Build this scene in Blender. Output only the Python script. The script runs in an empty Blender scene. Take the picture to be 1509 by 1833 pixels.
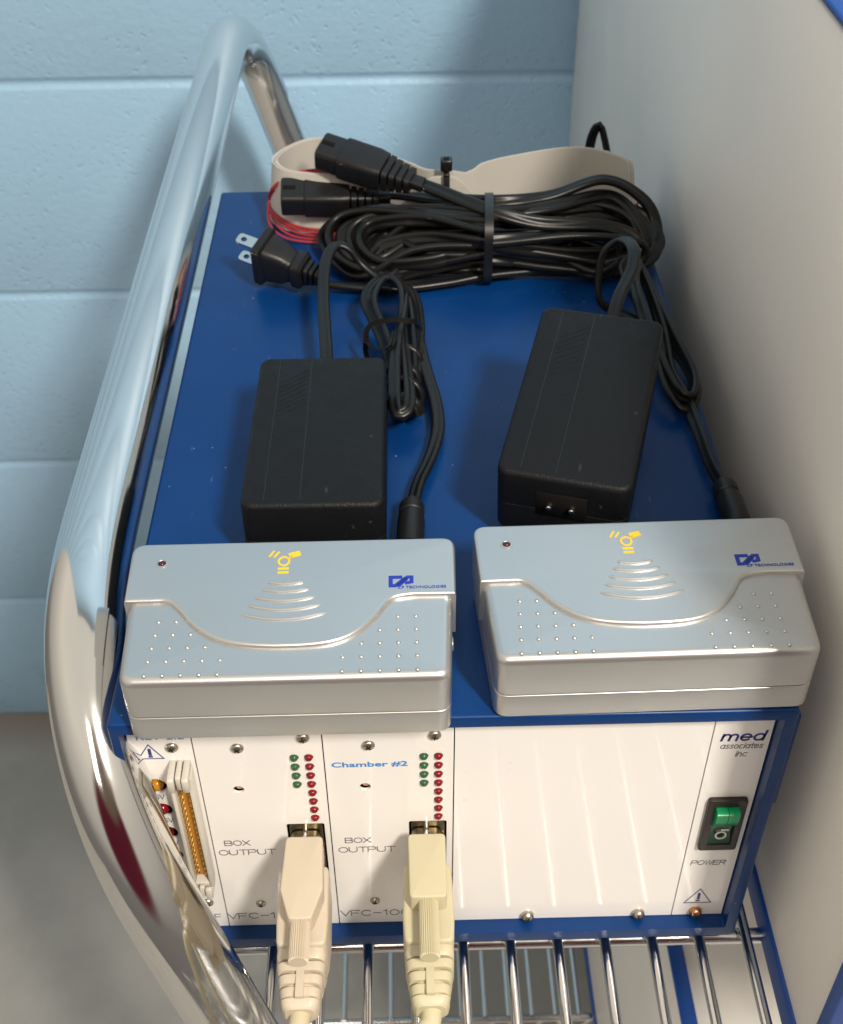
import bpy, bmesh, math, random
from mathutils import Vector, Matrix
random.seed(4)
R = math.radians
WY, FZ = .762, -.8985          # wall plane, floor height
S = bpy.context.scene
COL = S.collection

# ------------------------------------------------------------------ camera, world, lamps, exposure
cam_d = bpy.data.cameras.new('camera'); cam = bpy.data.objects.new('camera', cam_d); COL.objects.link(cam)
cam.location = (-0.0041, -0.2621, 0.3197); cam.rotation_euler = (0.8528, 0.0079, -0.0225)
cam_d.sensor_width = 36; cam_d.sensor_fit = 'AUTO'; cam_d.lens = 43.36
cam_d.clip_start = 0.01; cam_d.clip_end = 50
cam_d.dof.use_dof = True; cam_d.dof.focus_distance = 0.42; cam_d.dof.aperture_fstop = 26
S.camera = cam

def nd(nt, t, **kw):
    n = nt.nodes.new(t)
    for k, v in kw.items():
        if k.startswith('_'): setattr(n, k[1:], v)
        else: n.inputs[k.replace('__', ' ')].default_value = v
    return n

W = bpy.data.worlds.new('World'); S.world = W; W.use_nodes = True
wn = W.node_tree; wn.nodes.clear()
out = nd(wn, 'ShaderNodeOutputWorld'); bg = nd(wn, 'ShaderNodeBackground'); bg.inputs['Strength'].default_value = 0.70
tc = nd(wn, 'ShaderNodeTexCoord'); sep = nd(wn, 'ShaderNodeSeparateXYZ'); wn.links.new(tc.outputs['Generated'], sep.inputs[0])
mr = nd(wn, 'ShaderNodeMapRange'); mr.inputs['From Min'].default_value = -1; mr.inputs['From Max'].default_value = 1
wn.links.new(sep.outputs['Z'], mr.inputs['Value'])
cr = nd(wn, 'ShaderNodeValToRGB'); wn.links.new(mr.outputs[0], cr.inputs[0])
e = cr.color_ramp.elements
e[0].position = 0.0; e[0].color = (.12, .11, .10, 1); e[1].position = 1.0; e[1].color = (.80, .75, .66, 1)
for pos, c in ((.38, (.22, .20, .18, 1)), (.50, (.50, .46, .40, 1)), (.62, (.62, .57, .49, 1)), (.80, (.88, .80, .68, 1))):
    x = e.new(pos); x.color = c
# the photographer's dark red shirt, low behind the camera
def blob(direction, cos0, cos1):
    vm = nd(wn, 'ShaderNodeVectorMath', _operation='DOT_PRODUCT'); wn.links.new(tc.outputs['Generated'], vm.inputs[0])
    vm.inputs[1].default_value = Vector(direction).normalized()
    m = nd(wn, 'ShaderNodeMapRange', _interpolation_type='SMOOTHSTEP'); m.inputs['From Min'].default_value = cos0; m.inputs['From Max'].default_value = cos1
    wn.links.new(vm.outputs['Value'], m.inputs['Value']); return m
m1 = blob((0.05, -1, 0.22), .86, .93)
mx = nd(wn, 'ShaderNodeMix', _data_type='RGBA'); wn.links.new(m1.outputs[0], mx.inputs['Factor']); wn.links.new(cr.outputs[0], mx.inputs['A']); mx.inputs['B'].default_value = (.10, .012, .022, 1)
m2 = blob((0.16, -1, 0.80), .930, .975)  # brown patch added to the world for a dark streak in the chrome
mx2 = nd(wn, 'ShaderNodeMix', _data_type='RGBA'); wn.links.new(m2.outputs[0], mx2.inputs['Factor']); wn.links.new(mx.outputs['Result'], mx2.inputs['A']); mx2.inputs['B'].default_value = (.15, .105, .075, 1)
wn.links.new(mx2.outputs['Result'], bg.inputs[0]); wn.links.new(bg.outputs[0], out.inputs[0])

def area(name, loc, target, sx, sy, power, col):
    l = bpy.data.lights.new(name, 'AREA'); l.shape = 'RECTANGLE'; l.size = sx; l.size_y = sy; l.energy = power; l.color = col
    o = bpy.data.objects.new(name, l); COL.objects.link(o); o.location = loc
    o.rotation_euler = (Vector(target) - Vector(loc)).to_track_quat('-Z', 'Y').to_euler(); return o
area('ceiling_lamp', (1.0, -1.62, 2.2), (.02, .2, 0), .20, .55, 84, (1, .91, .80))
area('far_ceiling_lamp', (-.25, -1.6, 1.55), (.0, .4, 0), .3, .9, 6, (1, .90, .76))

S.view_settings.view_transform = 'Standard'; S.view_settings.look = 'None'; S.view_settings.gamma = 1
S.view_settings.use_curve_mapping = False; S.view_settings.exposure = 0.30
S.render.engine = 'CYCLES'

# ------------------------------------------------------------------ materials
def pmat(name, col, rough=.5, metal=0, bump=None, spec=.5, coat=0, var=None, rvar=None, **kw):
    m = bpy.data.materials.new(name); m.use_nodes = True; nt = m.node_tree
    b = nt.nodes['Principled BSDF']
    b.inputs['Base Color'].default_value = (*col, 1); b.inputs['Roughness'].default_value = rough; b.inputs['Metallic'].default_value = metal
    b.inputs['Specular IOR Level'].default_value = spec; b.inputs['Coat Weight'].default_value = coat
    for k, v in kw.items(): b.inputs[k.replace('_', ' ')].default_value = v
    t = nd(nt, 'ShaderNodeTexCoord')
    if var:       # (scale, amount) slight uneven colour
        n = nd(nt, 'ShaderNodeTexNoise', Scale=var[0], Detail=5.0); nt.links.new(t.outputs['Object'], n.inputs['Vector'])
        r = nd(nt, 'ShaderNodeMapRange'); r.inputs['To Min'].default_value = 1 - var[1]; r.inputs['To Max'].default_value = 1 + var[1]
        r.inputs['From Min'].default_value = .3; r.inputs['From Max'].default_value = .7
        nt.links.new(n.outputs['Fac'], r.inputs['Value'])
        v = nd(nt, 'ShaderNodeVectorMath', _operation='SCALE'); v.inputs[0].default_value = col; nt.links.new(r.outputs[0], v.inputs['Scale'])
        nt.links.new(v.outputs[0], b.inputs['Base Color'])
    if rvar:
        n = nd(nt, 'ShaderNodeTexNoise', Scale=rvar[0], Detail=6.0); nt.links.new(t.outputs['Object'], n.inputs['Vector'])
        r = nd(nt, 'ShaderNodeMapRange'); r.inputs['To Min'].default_value = max(.02, rough - rvar[1]); r.inputs['To Max'].default_value = rough + rvar[1]
        r.inputs['From Min'].default_value = .3; r.inputs['From Max'].default_value = .7
        nt.links.new(n.outputs['Fac'], r.inputs['Value']); nt.links.new(r.outputs[0], b.inputs['Roughness'])
    if bump:      # (scale, strength, distance)
        n = nd(nt, 'ShaderNodeTexNoise', Scale=bump[0], Detail=3.0); nt.links.new(t.outputs['Object'], n.inputs['Vector'])
        u = nd(nt, 'ShaderNodeBump', Strength=bump[1], Distance=bump[2]); nt.links.new(n.outputs['Fac'], u.inputs['Height']); nt.links.new(u.outputs[0], b.inputs['Normal'])
    return m

M = dict(
    blue=pmat('blue_powder_coat', (.0012, .034, .150), .33, spec=.30, bump=(900, .10, .0006), rvar=(60, .05), var=(25, .08)),
    blue_in=pmat('blue_powder_coat_inside', (.003, .022, .11), .5, bump=(900, .10, .0006)),
    trim=pmat('blue_trim', (.006, .06, .30), .42, bump=(700, .08, .0005)),
    panel=pmat('white_panel_enamel', (.88, .86, .83), .17, coat=.3, var=(14, .012)),
    chamber=pmat('white_laminate', (.82, .79, .74), .42, var=(6, .03), bump=(420, .10, .0006), rvar=(30, .05)),
    chrome=pmat('chrome_tube', (.80, .79, .77), .10, 1, rvar=(35, .04)),
    wire=pmat('chrome_wire', (.66, .66, .66), .14, 1, rvar=(80, .04)),
    silver=pmat('silver_paint', (.60, .60, .595), .31, .85),
    silver_dk=pmat('seam_dark', (.12, .12, .12), .5, .3),
    blk=pmat('black_adapter_plastic', (.0068, .0075, .0088), .48, spec=.20, bump=(1300, .6, .0004), rvar=(120, .06)),
    blk2=pmat('black_moulded_plastic', (.010, .010, .011), .40, spec=.36, bump=(1200, .3, .0003), rvar=(90, .06)),
    cable=pmat('black_cable_vinyl', (.007, .007, .007), .36, spec=.34, bump=(260, .10, .0006), rvar=(50, .06)),
    tie=pmat('black_nylon', (.008, .008, .009), .32),
    hole=pmat('dark_hole', (.006, .005, .005), .8, spec=.15),
    prong=pmat('prong_metal', (.72, .70, .66), .22, 1),
    screw=pmat('screw_nickel', (.52, .48, .40), .30, 1, bump=(900, .2, .0004)),
    slot=pmat('screw_slot', (.03, .028, .022), .6, .5),
    shell=pmat('connector_shell_metal', (.26, .22, .15), .34, 1),
    hood=pmat('beige_hood', (.56, .485, .375), .46, var=(60, .03)),
    hood2=pmat('yellow_beige_hood', (.55, .50, .335), .46, var=(60, .03)),
    cord=pmat('beige_cord', (.56, .49, .33), .36),
    cord2=pmat('pale_yellow_cord', (.58, .53, .35), .36),
    ribbon=pmat('grey_ribbon', (.50, .475, .43), .42, bump=(500, .15, .0004)),
    red=pmat('red_wire', (.34, .022, .030), .4),
    led_r=pmat('red_led', (.25, .006, .012), .16, Transmission_Weight=.15),
    led_g=pmat('green_led', (.035, .125, .050), .2, Transmission_Weight=.15),
    led_a=pmat('amber_led', (.62, .27, .015), .16, Transmission_Weight=.15),
    led_d=pmat('dark_red_led', (.10, .004, .006), .16),
    led_w=pmat('smoked_led', (.06, .012, .015), .16),
    ink=pmat('grey_ink', (.13, .12, .14), .5),
    navy=pmat('navy_ink', (.025, .035, .20), .5),
    ink_b=pmat('light_blue_ink', (.06, .26, .62), .5),
    cpblue=pmat('logo_blue', (.012, .035, .36), .45),
    faint=pmat('pale_grey_ink', (.24, .26, .34), .5),
    yellow=pmat('yellow_ink', (.85, .56, .02), .45),
    header=pmat('ivory_header_plastic', (.60, .57, .50), .35, Transmission_Weight=.0, bump=(500, .1, .0004)),
    amber=pmat('amber_header_floor', (.40, .17, .015), .4),
    gold=pmat('gold_pin', (.95, .72, .28), .2, 1),
    bezel=pmat('switch_bezel', (.022, .016, .014), .42, bump=(900, .2, .0003)),
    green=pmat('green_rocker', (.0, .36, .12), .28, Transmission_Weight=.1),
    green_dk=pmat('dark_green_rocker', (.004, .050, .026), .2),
    white=pmat('white_ink', (.70, .72, .66), .5),
    rubber=pmat('rubber_foot', (.015, .015, .015), .7),
    copper=pmat('copper_screw', (.55, .30, .18), .3, 1),
)

def add_dust(m, scale=150, amt=.35, col=(.30, .34, .40)):
    """sparse lint specks and fine scuffs, fixed to the object"""
    nt = m.node_tree; b = nt.nodes['Principled BSDF']; src = b.inputs['Base Color'].links[0].from_socket if b.inputs['Base Color'].links else None
    t = nd(nt, 'ShaderNodeTexCoord'); v = nd(nt, 'ShaderNodeTexVoronoi', Scale=scale); nt.links.new(t.outputs['Object'], v.inputs['Vector'])
    a = nd(nt, 'ShaderNodeMapRange'); a.inputs['From Min'].default_value = .085; a.inputs['From Max'].default_value = .04; nt.links.new(v.outputs['Distance'], a.inputs['Value'])
    sx = nd(nt, 'ShaderNodeSeparateXYZ'); nt.links.new(v.outputs['Color'], sx.inputs[0])
    g = nd(nt, 'ShaderNodeMath', _operation='GREATER_THAN'); g.inputs[1].default_value = .80; nt.links.new(sx.outputs['X'], g.inputs[0])
    k = nd(nt, 'ShaderNodeMath', _operation='MULTIPLY'); nt.links.new(a.outputs[0], k.inputs[0]); nt.links.new(g.outputs[0], k.inputs[1])
    mp = nd(nt, 'ShaderNodeMapping'); mp.inputs['Scale'].default_value = (1, .16, 1); mp.inputs['Rotation'].default_value = (0, 0, .7); nt.links.new(t.outputs['Object'], mp.inputs['Vector'])
    n = nd(nt, 'ShaderNodeTexNoise', Scale=420.0, Detail=2.0); nt.links.new(mp.outputs[0], n.inputs['Vector'])
    n2 = nd(nt, 'ShaderNodeTexNoise', Scale=24.0, Detail=3.0); nt.links.new(t.outputs['Object'], n2.inputs['Vector'])
    s1 = nd(nt, 'ShaderNodeMapRange'); s1.inputs['From Min'].default_value = .70; s1.inputs['From Max'].default_value = .78; nt.links.new(n.outputs['Fac'], s1.inputs['Value'])
    s2 = nd(nt, 'ShaderNodeMapRange'); s2.inputs['From Min'].default_value = .52; s2.inputs['From Max'].default_value = .62; nt.links.new(n2.outputs['Fac'], s2.inputs['Value'])
    k2 = nd(nt, 'ShaderNodeMath', _operation='MULTIPLY'); nt.links.new(s1.outputs[0], k2.inputs[0]); nt.links.new(s2.outputs[0], k2.inputs[1])
    mxx = nd(nt, 'ShaderNodeMath', _operation='MAXIMUM'); nt.links.new(k.outputs[0], mxx.inputs[0]); nt.links.new(k2.outputs[0], mxx.inputs[1])
    am = nd(nt, 'ShaderNodeMath', _operation='MULTIPLY'); am.inputs[1].default_value = amt; nt.links.new(mxx.outputs[0], am.inputs[0])
    mx = nd(nt, 'ShaderNodeMix', _data_type='RGBA'); nt.links.new(am.outputs[0], mx.inputs['Factor']); mx.inputs['B'].default_value = (*col, 1)
    if src: nt.links.new(src, mx.inputs['A'])
    else: mx.inputs['A'].default_value = b.inputs['Base Color'].default_value
    nt.links.new(mx.outputs['Result'], b.inputs['Base Color'])
add_dust(M['blue'], 130, .38); add_dust(M['blk'], 90, .10, (.35, .35, .34)); add_dust(M['chamber'], 60, .12, (.35, .32, .27)); add_dust(M['panel'], 60, .10, (.35, .30, .25))

def wall_mat():
    m = bpy.data.materials.new('blue_painted_block'); m.use_nodes = True; nt = m.node_tree; b = nt.nodes['Principled BSDF']
    b.inputs['Roughness'].default_value = .42
    t = nd(nt, 'ShaderNodeTexCoord')
    n1 = nd(nt, 'ShaderNodeTexNoise', Scale=5.0, Detail=6.0); nt.links.new(t.outputs['Object'], n1.inputs['Vector'])
    cr = nd(nt, 'ShaderNodeValToRGB'); nt.links.new(n1.outputs['Fac'], cr.inputs[0])
    cr.color_ramp.elements[0].position = .3; cr.color_ramp.elements[0].color = (.325, .53, .73, 1)
    cr.color_ramp.elements[1].position = .7; cr.color_ramp.elements[1].color = (.355, .565, .765, 1)
    # scuffs low on the wall
    sp = nd(nt, 'ShaderNodeSeparateXYZ'); nt.links.new(t.outputs['Object'], sp.inputs[0])
    lo = nd(nt, 'ShaderNodeMapRange'); lo.inputs['From Min'].default_value = -.80; lo.inputs['From Max'].default_value = -.90; nt.links.new(sp.outputs['Z'], lo.inputs['Value'])
    n2 = nd(nt, 'ShaderNodeTexNoise', Scale=22.0, Detail=8.0, Roughness=.7); nt.links.new(t.outputs['Object'], n2.inputs['Vector'])
    th = nd(nt, 'ShaderNodeMapRange'); th.inputs['From Min'].default_value = .52; th.inputs['From Max'].default_value = .66; nt.links.new(n2.outputs['Fac'], th.inputs['Value'])
    mu = nd(nt, 'ShaderNodeMath', _operation='MULTIPLY'); nt.links.new(lo.outputs[0], mu.inputs[0]); nt.links.new(th.outputs[0], mu.inputs[1])
    mx = nd(nt, 'ShaderNodeMix', _data_type='RGBA'); nt.links.new(mu.outputs[0], mx.inputs['Factor']); nt.links.new(cr.outputs[0], mx.inputs['A']); mx.inputs['B'].default_value = (.10, .12, .12, 1)
    nt.links.new(mx.outputs['Result'], b.inputs['Base Color'])
    # pits and brush texture of painted concrete block
    v = nd(nt, 'ShaderNodeTexVoronoi', Scale=130.0); 
    nw = nd(nt, 'ShaderNodeTexNoise', Scale=60.0, Detail=3.0); nt.links.new(t.outputs['Object'], nw.inputs['Vector'])
    ad = nd(nt, 'ShaderNodeVectorMath', _operation='MULTIPLY_ADD'); nt.links.new(nw.outputs['Color'], ad.inputs[0]); ad.inputs[1].default_value = (.02, .02, .02); nt.links.new(t.outputs['Object'], ad.inputs[2])
    nt.links.new(ad.outputs[0], v.inputs['Vector'])
    pv = nd(nt, 'ShaderNodeMapRange', _interpolation_type='SMOOTHSTEP'); pv.inputs['From Min'].default_value = .10; pv.inputs['From Max'].default_value = .32; nt.links.new(v.outputs['Distance'], pv.inputs['Value'])
    n3 = nd(nt, 'ShaderNodeTexNoise', Scale=16.0, Detail=2.0); nt.links.new(t.outputs['Object'], n3.inputs['Vector'])
    gate = nd(nt, 'ShaderNodeMapRange'); gate.inputs['From Min'].default_value = .42; gate.inputs['From Max'].default_value = .55; nt.links.new(n3.outputs['Fac'], gate.inputs['Value'])
    pm = nd(nt, 'ShaderNodeMix', _data_type='FLOAT'); nt.links.new(gate.outputs[0], pm.inputs['Factor']); pm.inputs['A'].default_value = 1; nt.links.new(pv.outputs[0], pm.inputs['B'])
    n4 = nd(nt, 'ShaderNodeTexNoise', Scale=130.0, Detail=5.0, Roughness=.6); nt.links.new(t.outputs['Object'], n4.inputs['Vector'])
    s = nd(nt, 'ShaderNodeMath', _operation='MULTIPLY_ADD'); nt.links.new(n4.outputs['Fac'], s.inputs[0]); s.inputs[1].default_value = 1.1; nt.links.new(pm.outputs[0], s.inputs[2])
    def mt(op, a, b=None, c=None):
        m_ = nd(nt, 'ShaderNodeMath', _operation=op)
        for i, v_ in enumerate((a, b, c)):
            if v_ is None: continue
            if isinstance(v_, (int, float)): m_.inputs[i].default_value = v_
            else: nt.links.new(v_, m_.inputs[i])
        return m_.outputs[0]
    row = mt('FLOOR', mt('DIVIDE', mt('ADD', sp.outputs['Z'], .0887), .2032))
    off = mt('MULTIPLY', mt('MODULO', mt('ADD', row, 20.0), 2.0), .2032)
    fx = mt('FRACT', mt('DIVIDE', mt('ADD', mt('ADD', sp.outputs['X'], off), 4.0747 + .2032), .4064))
    dist = mt('MULTIPLY', mt('MINIMUM', fx, mt('SUBTRACT', 1.0, fx)), .4064)
    gr = nd(nt, 'ShaderNodeMapRange', _interpolation_type='SMOOTHSTEP'); gr.inputs['From Min'].default_value = 0; gr.inputs['From Max'].default_value = .005; nt.links.new(dist, gr.inputs['Value'])
    tot = mt('ADD', s.outputs[0], mt('MULTIPLY', gr.outputs[0], .22))
    u = nd(nt, 'ShaderNodeBump', Strength=.32, Distance=.0022); nt.links.new(tot, u.inputs['Height']); nt.links.new(u.outputs[0], b.inputs['Normal'])
    return m

def floor_mat():
    m = bpy.data.materials.new('grey_sealed_floor'); m.use_nodes = True; nt = m.node_tree; b = nt.nodes['Principled BSDF']
    b.inputs['Roughness'].default_value = .4
    t = nd(nt, 'ShaderNodeTexCoord')
    n1 = nd(nt, 'ShaderNodeTexNoise', Scale=9.0, Detail=8.0, Roughness=.65); nt.links.new(t.outputs['Object'], n1.inputs['Vector'])
    cr = nd(nt, 'ShaderNodeValToRGB'); nt.links.new(n1.outputs['Fac'], cr.inputs[0])
    cr.color_ramp.elements[0].position = .25; cr.color_ramp.elements[0].color = (.29, .28, .26, 1)
    cr.color_ramp.elements[1].position = .75; cr.color_ramp.elements[1].color = (.38, .37, .345, 1)
    sp = nd(nt, 'ShaderNodeSeparateXYZ'); nt.links.new(t.outputs['Object'], sp.inputs[0])
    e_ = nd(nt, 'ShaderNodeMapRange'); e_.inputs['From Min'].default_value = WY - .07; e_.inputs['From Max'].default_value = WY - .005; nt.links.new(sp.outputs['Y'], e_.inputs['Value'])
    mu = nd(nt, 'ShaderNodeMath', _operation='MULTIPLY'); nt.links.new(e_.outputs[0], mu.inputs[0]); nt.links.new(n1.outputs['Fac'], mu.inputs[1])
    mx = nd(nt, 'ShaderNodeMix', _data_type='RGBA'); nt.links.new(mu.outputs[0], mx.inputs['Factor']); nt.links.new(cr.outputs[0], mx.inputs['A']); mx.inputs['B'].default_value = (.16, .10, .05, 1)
    nt.links.new(mx.outputs['Result'], b.inputs['Base Color'])
    return m

# ------------------------------------------------------------------ mesh helpers
class MB:
    def __init__(s): s.v = []; s.f = []; s.m = []; s.mi = 0; s.caps = False; s.flat = []
    def add(s, vs, fs):
        o = len(s.v); s.v += [tuple(p) for p in vs]; s.f += [tuple(i + o for i in f) for f in fs]; s.m += [s.mi] * len(fs)
    def box(s, x0, x1, y0, y1, z0, z1):
        s.add([(x, y, z) for z in (z0, z1) for y in (y0, y1) for x in (x0, x1)],
              [(0, 2, 3, 1), (4, 5, 7, 6), (0, 1, 5, 4), (2, 6, 7, 3), (0, 4, 6, 2), (1, 3, 7, 5)])
    def rings(s, rs, cap0=True, cap1=True):
        n = len(rs[0]); vs = [p for r in rs for p in r]; fs = []
        for i in range(len(rs) - 1):
            for j in range(n):
                k = (j + 1) % n; fs.append((i * n + j, i * n + k, (i + 1) * n + k, (i + 1) * n + j))
        if cap0: fs.append(tuple(reversed(range(n))))
        if cap1: fs.append(tuple((len(rs) - 1) * n + j for j in range(n)))
        s.add(vs, fs)
    def prism(s, outline, z0, z1, rt=0, rb=0, seg=5, fn=None):
        """outline CCW in a plane, extruded z0..z1 with rounded top / bottom rims; fn maps (x,y,z)."""
        s.caps = True; n = len(outline); P = [Vector(p) for p in outline]; N = []
        for i in range(n):
            a = (P[i] - P[i - 1]).normalized(); b = (P[(i + 1) % n] - P[i]).normalized()
            na = Vector((-a.y, a.x)); nb = Vector((-b.y, b.x)); m = (na + nb)
            m = m.normalized() if m.length > 1e-6 else na
            N.append(m / max(.5, m.dot(na)))
        def ring(ins, z): return [(P[i].x + N[i].x * ins, P[i].y + N[i].y * ins, z) for i in range(n)]
        rs = []
        if rb:
            for k in range(seg + 1):
                t = k / seg * math.pi / 2; rs.append(ring(rb * (1 - math.sin(t)), z0 + rb * (1 - math.cos(t))))
        else: rs.append(ring(0, z0))
        if rt:
            for k in range(seg + 1):
                t = k / seg * math.pi / 2; rs.append(ring(rt * (1 - math.cos(t)), z1 - rt * (1 - math.sin(t))))
        else: rs.append(ring(0, z1))
        if fn: rs = [[fn(*p) for p in r] for r in rs]
        if n <= 8: s.rings(rs); return
        s.rings(rs, False, False)
        for r_ in (rs[0], rs[-1]):
            c = tuple((min(p[k] for p in r_) + max(p[k] for p in r_)) / 2 for k in range(3))
            f0 = len(s.f); s.add(list(r_) + [c], [(i, (i + 1) % n, n) for i in range(n)]); s.flat += range(f0, len(s.f))
    def lathe(s, prof, n=20, fn=None, cap0=True, cap1=True):
        rs = [[(r * math.cos(2 * math.pi * j / n), r * math.sin(2 * math.pi * j / n), z) for j in range(n)] for r, z in prof]
        if fn: rs = [[fn(*p) for p in r] for r in rs]
        s.rings(rs, cap0, cap1)
    def sweep(s, pts, prof, up=(0, 0, 1), twist=None, closed=False, scale=None):
        """profile (list of 2D) swept along pts; rotation-minimising frame starting with 'up'."""
        P = [Vector(p) for p in pts]; n = len(P); T = []
        for i in range(n):
            if closed: t = P[(i + 1) % n] - P[i - 1]
            else: t = P[min(i + 1, n - 1)] - P[max(i - 1, 0)]
            T.append(t.normalized())
        u = Vector(up); u = u - T[0] * u.dot(T[0])
        if u.length < 1e-4: u = T[0].orthogonal()
        u.normalize(); rs = []
        for i in range(n):
            if i:
                q = T[i - 1].rotation_difference(T[i]); u = q @ u; u = (u - T[i] * u.dot(T[i])).normalized()
            w = T[i].cross(u); a = twist(i / (n - 1)) if twist else 0; sc = scale(i / (n - 1)) if scale else 1
            ca, sa = math.cos(a), math.sin(a); uu = u * ca + w * sa; ww = w * ca - u * sa
            rs.append([tuple(P[i] + (ww * x + uu * y) * sc) for x, y in prof])
        if closed: rs.append(rs[0]); s.rings(rs, False, False)
        else: s.rings(rs)
    def tube(s, pts, r, n=12, closed=False, scale=None):
        s.sweep(pts, [(r * math.cos(2 * math.pi * j / n), r * math.sin(2 * math.pi * j / n)) for j in range(n)], closed=closed, scale=scale)
    def build(s, name, mats, parent=None, smooth=True, angle=38):
        me = bpy.data.meshes.new(name); me.from_pydata(s.v, [], s.f)
        if not isinstance(mats, (list, tuple)): mats = [mats]
        for m in mats: me.materials.append(m)
        for p, i in zip(me.polygons, s.m): p.material_index = i; p.use_smooth = smooth
        for i in s.flat: me.polygons[i].use_smooth = False
        bm = bmesh.new(); bm.from_mesh(me)
        if s.caps: bmesh.ops.remove_doubles(bm, verts=bm.verts, dist=1e-7)
        bmesh.ops.recalc_face_normals(bm, faces=bm.faces); bm.to_mesh(me); bm.free()
        if smooth:
            me.set_sharp_from_angle(angle=R(angle))
            for p in me.polygons:
                if p.loop_total > 4: p.use_smooth = False
        o = bpy.data.objects.new(name, me); COL.objects.link(o)
        if parent: o.parent = parent
        return o

def bevel(o, w, seg=3):
    bm = bmesh.new(); bm.from_mesh(o.data)
    bmesh.ops.bevel(bm, geom=[e for e in bm.edges if len(e.link_faces) == 2 and e.calc_face_angle(0) > .5], offset=w, segments=seg, profile=.5, affect='EDGES', clamp_overlap=True)
    for f in bm.faces: f.smooth = True
    bm.to_mesh(o.data); bm.free(); o.data.set_sharp_from_angle(angle=R(50)); return o

def root(name, label, cat, loc=(0, 0, 0), rot=(0, 0, 0), group=None):
    o = bpy.data.objects.new(name, None); COL.objects.link(o); o.empty_display_size = .01
    o.location = loc; o.rotation_euler = rot; o['label'] = label; o['category'] = cat
    if group: o['group'] = group
    return o
def tag(o, label, cat, group=None):
    o['label'] = label; o['category'] = cat
    if group: o['group'] = group
    return o
def copy_tree(o, parent=None, label=None):
    c = o.copy(); COL.objects.link(c)
    if parent: c.parent = parent
    if label: c['label'] = label
    for ch in list(o.children): copy_tree(ch, c)
    return c

def rrect(x0, x1, y0, y1, r, seg=6):
    p = []
    for cx, cy, a in ((x1 - r, y0 + r, -90), (x1 - r, y1 - r, 0), (x0 + r, y1 - r, 90), (x0 + r, y0 + r, 180)):
        for k in range(seg + 1):
            t = R(a + 90 * k / seg); p.append((cx + r * math.cos(t), cy + r * math.sin(t)))
    return p
def round_poly(pts, r, seg=5):
    """fillet corners of a CCW polygon; r a number or list"""
    n = len(pts); out = []
    for i in range(n):
        ri = r[i] if isinstance(r, (list, tuple)) else r
        p = Vector(pts[i]); a = Vector(pts[i - 1]) - p; b = Vector(pts[(i + 1) % n]) - p
        if ri <= 0: out.append(tuple(p)); continue
        ang = a.angle(b); d = min(ri / math.tan(ang / 2), a.length * .48, b.length * .48)
        A = p + a.normalized() * d; B = p + b.normalized() * d
        for k in range(seg + 1):
            t = k / seg; out.append(tuple(A * (1 - t) ** 2 + p * 2 * t * (1 - t) + B * t * t))
    return out
def spline(pts, sub=8, closed=False):
    P = [Vector(p) for p in pts]; n = len(P); out = []
    rng = range(n if closed else n - 1)
    for i in rng:
        if closed: a, b, c, d = P[i - 1], P[i], P[(i + 1) % n], P[(i + 2) % n]
        else: b, c = P[i], P[i + 1]; a = P[i - 1] if i else b * 2 - c; d = P[i + 2] if i + 2 < n else c * 2 - b
        for k in range(sub):
            t = k / sub
            out.append(.5 * ((2 * b) + (c - a) * t + (2 * a - 5 * b + 4 * c - d) * t * t + (3 * b - a - 3 * c + d) * t ** 3))
    if not closed: out.append(P[-1])
    return out
def resample(pts, step):
    P = [Vector(p) for p in pts]; L = [0]
    for a, b in zip(P, P[1:]): L.append(L[-1] + (b - a).length)
    n = max(2, int(L[-1] / step)); out = []; j = 0
    for i in range(n + 1):
        s = L[-1] * i / n
        while j < len(L) - 2 and L[j + 1] < s: j += 1
        t = (s - L[j]) / max(1e-9, L[j + 1] - L[j]); out.append(P[j].lerp(P[j + 1], t))
    return out

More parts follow.
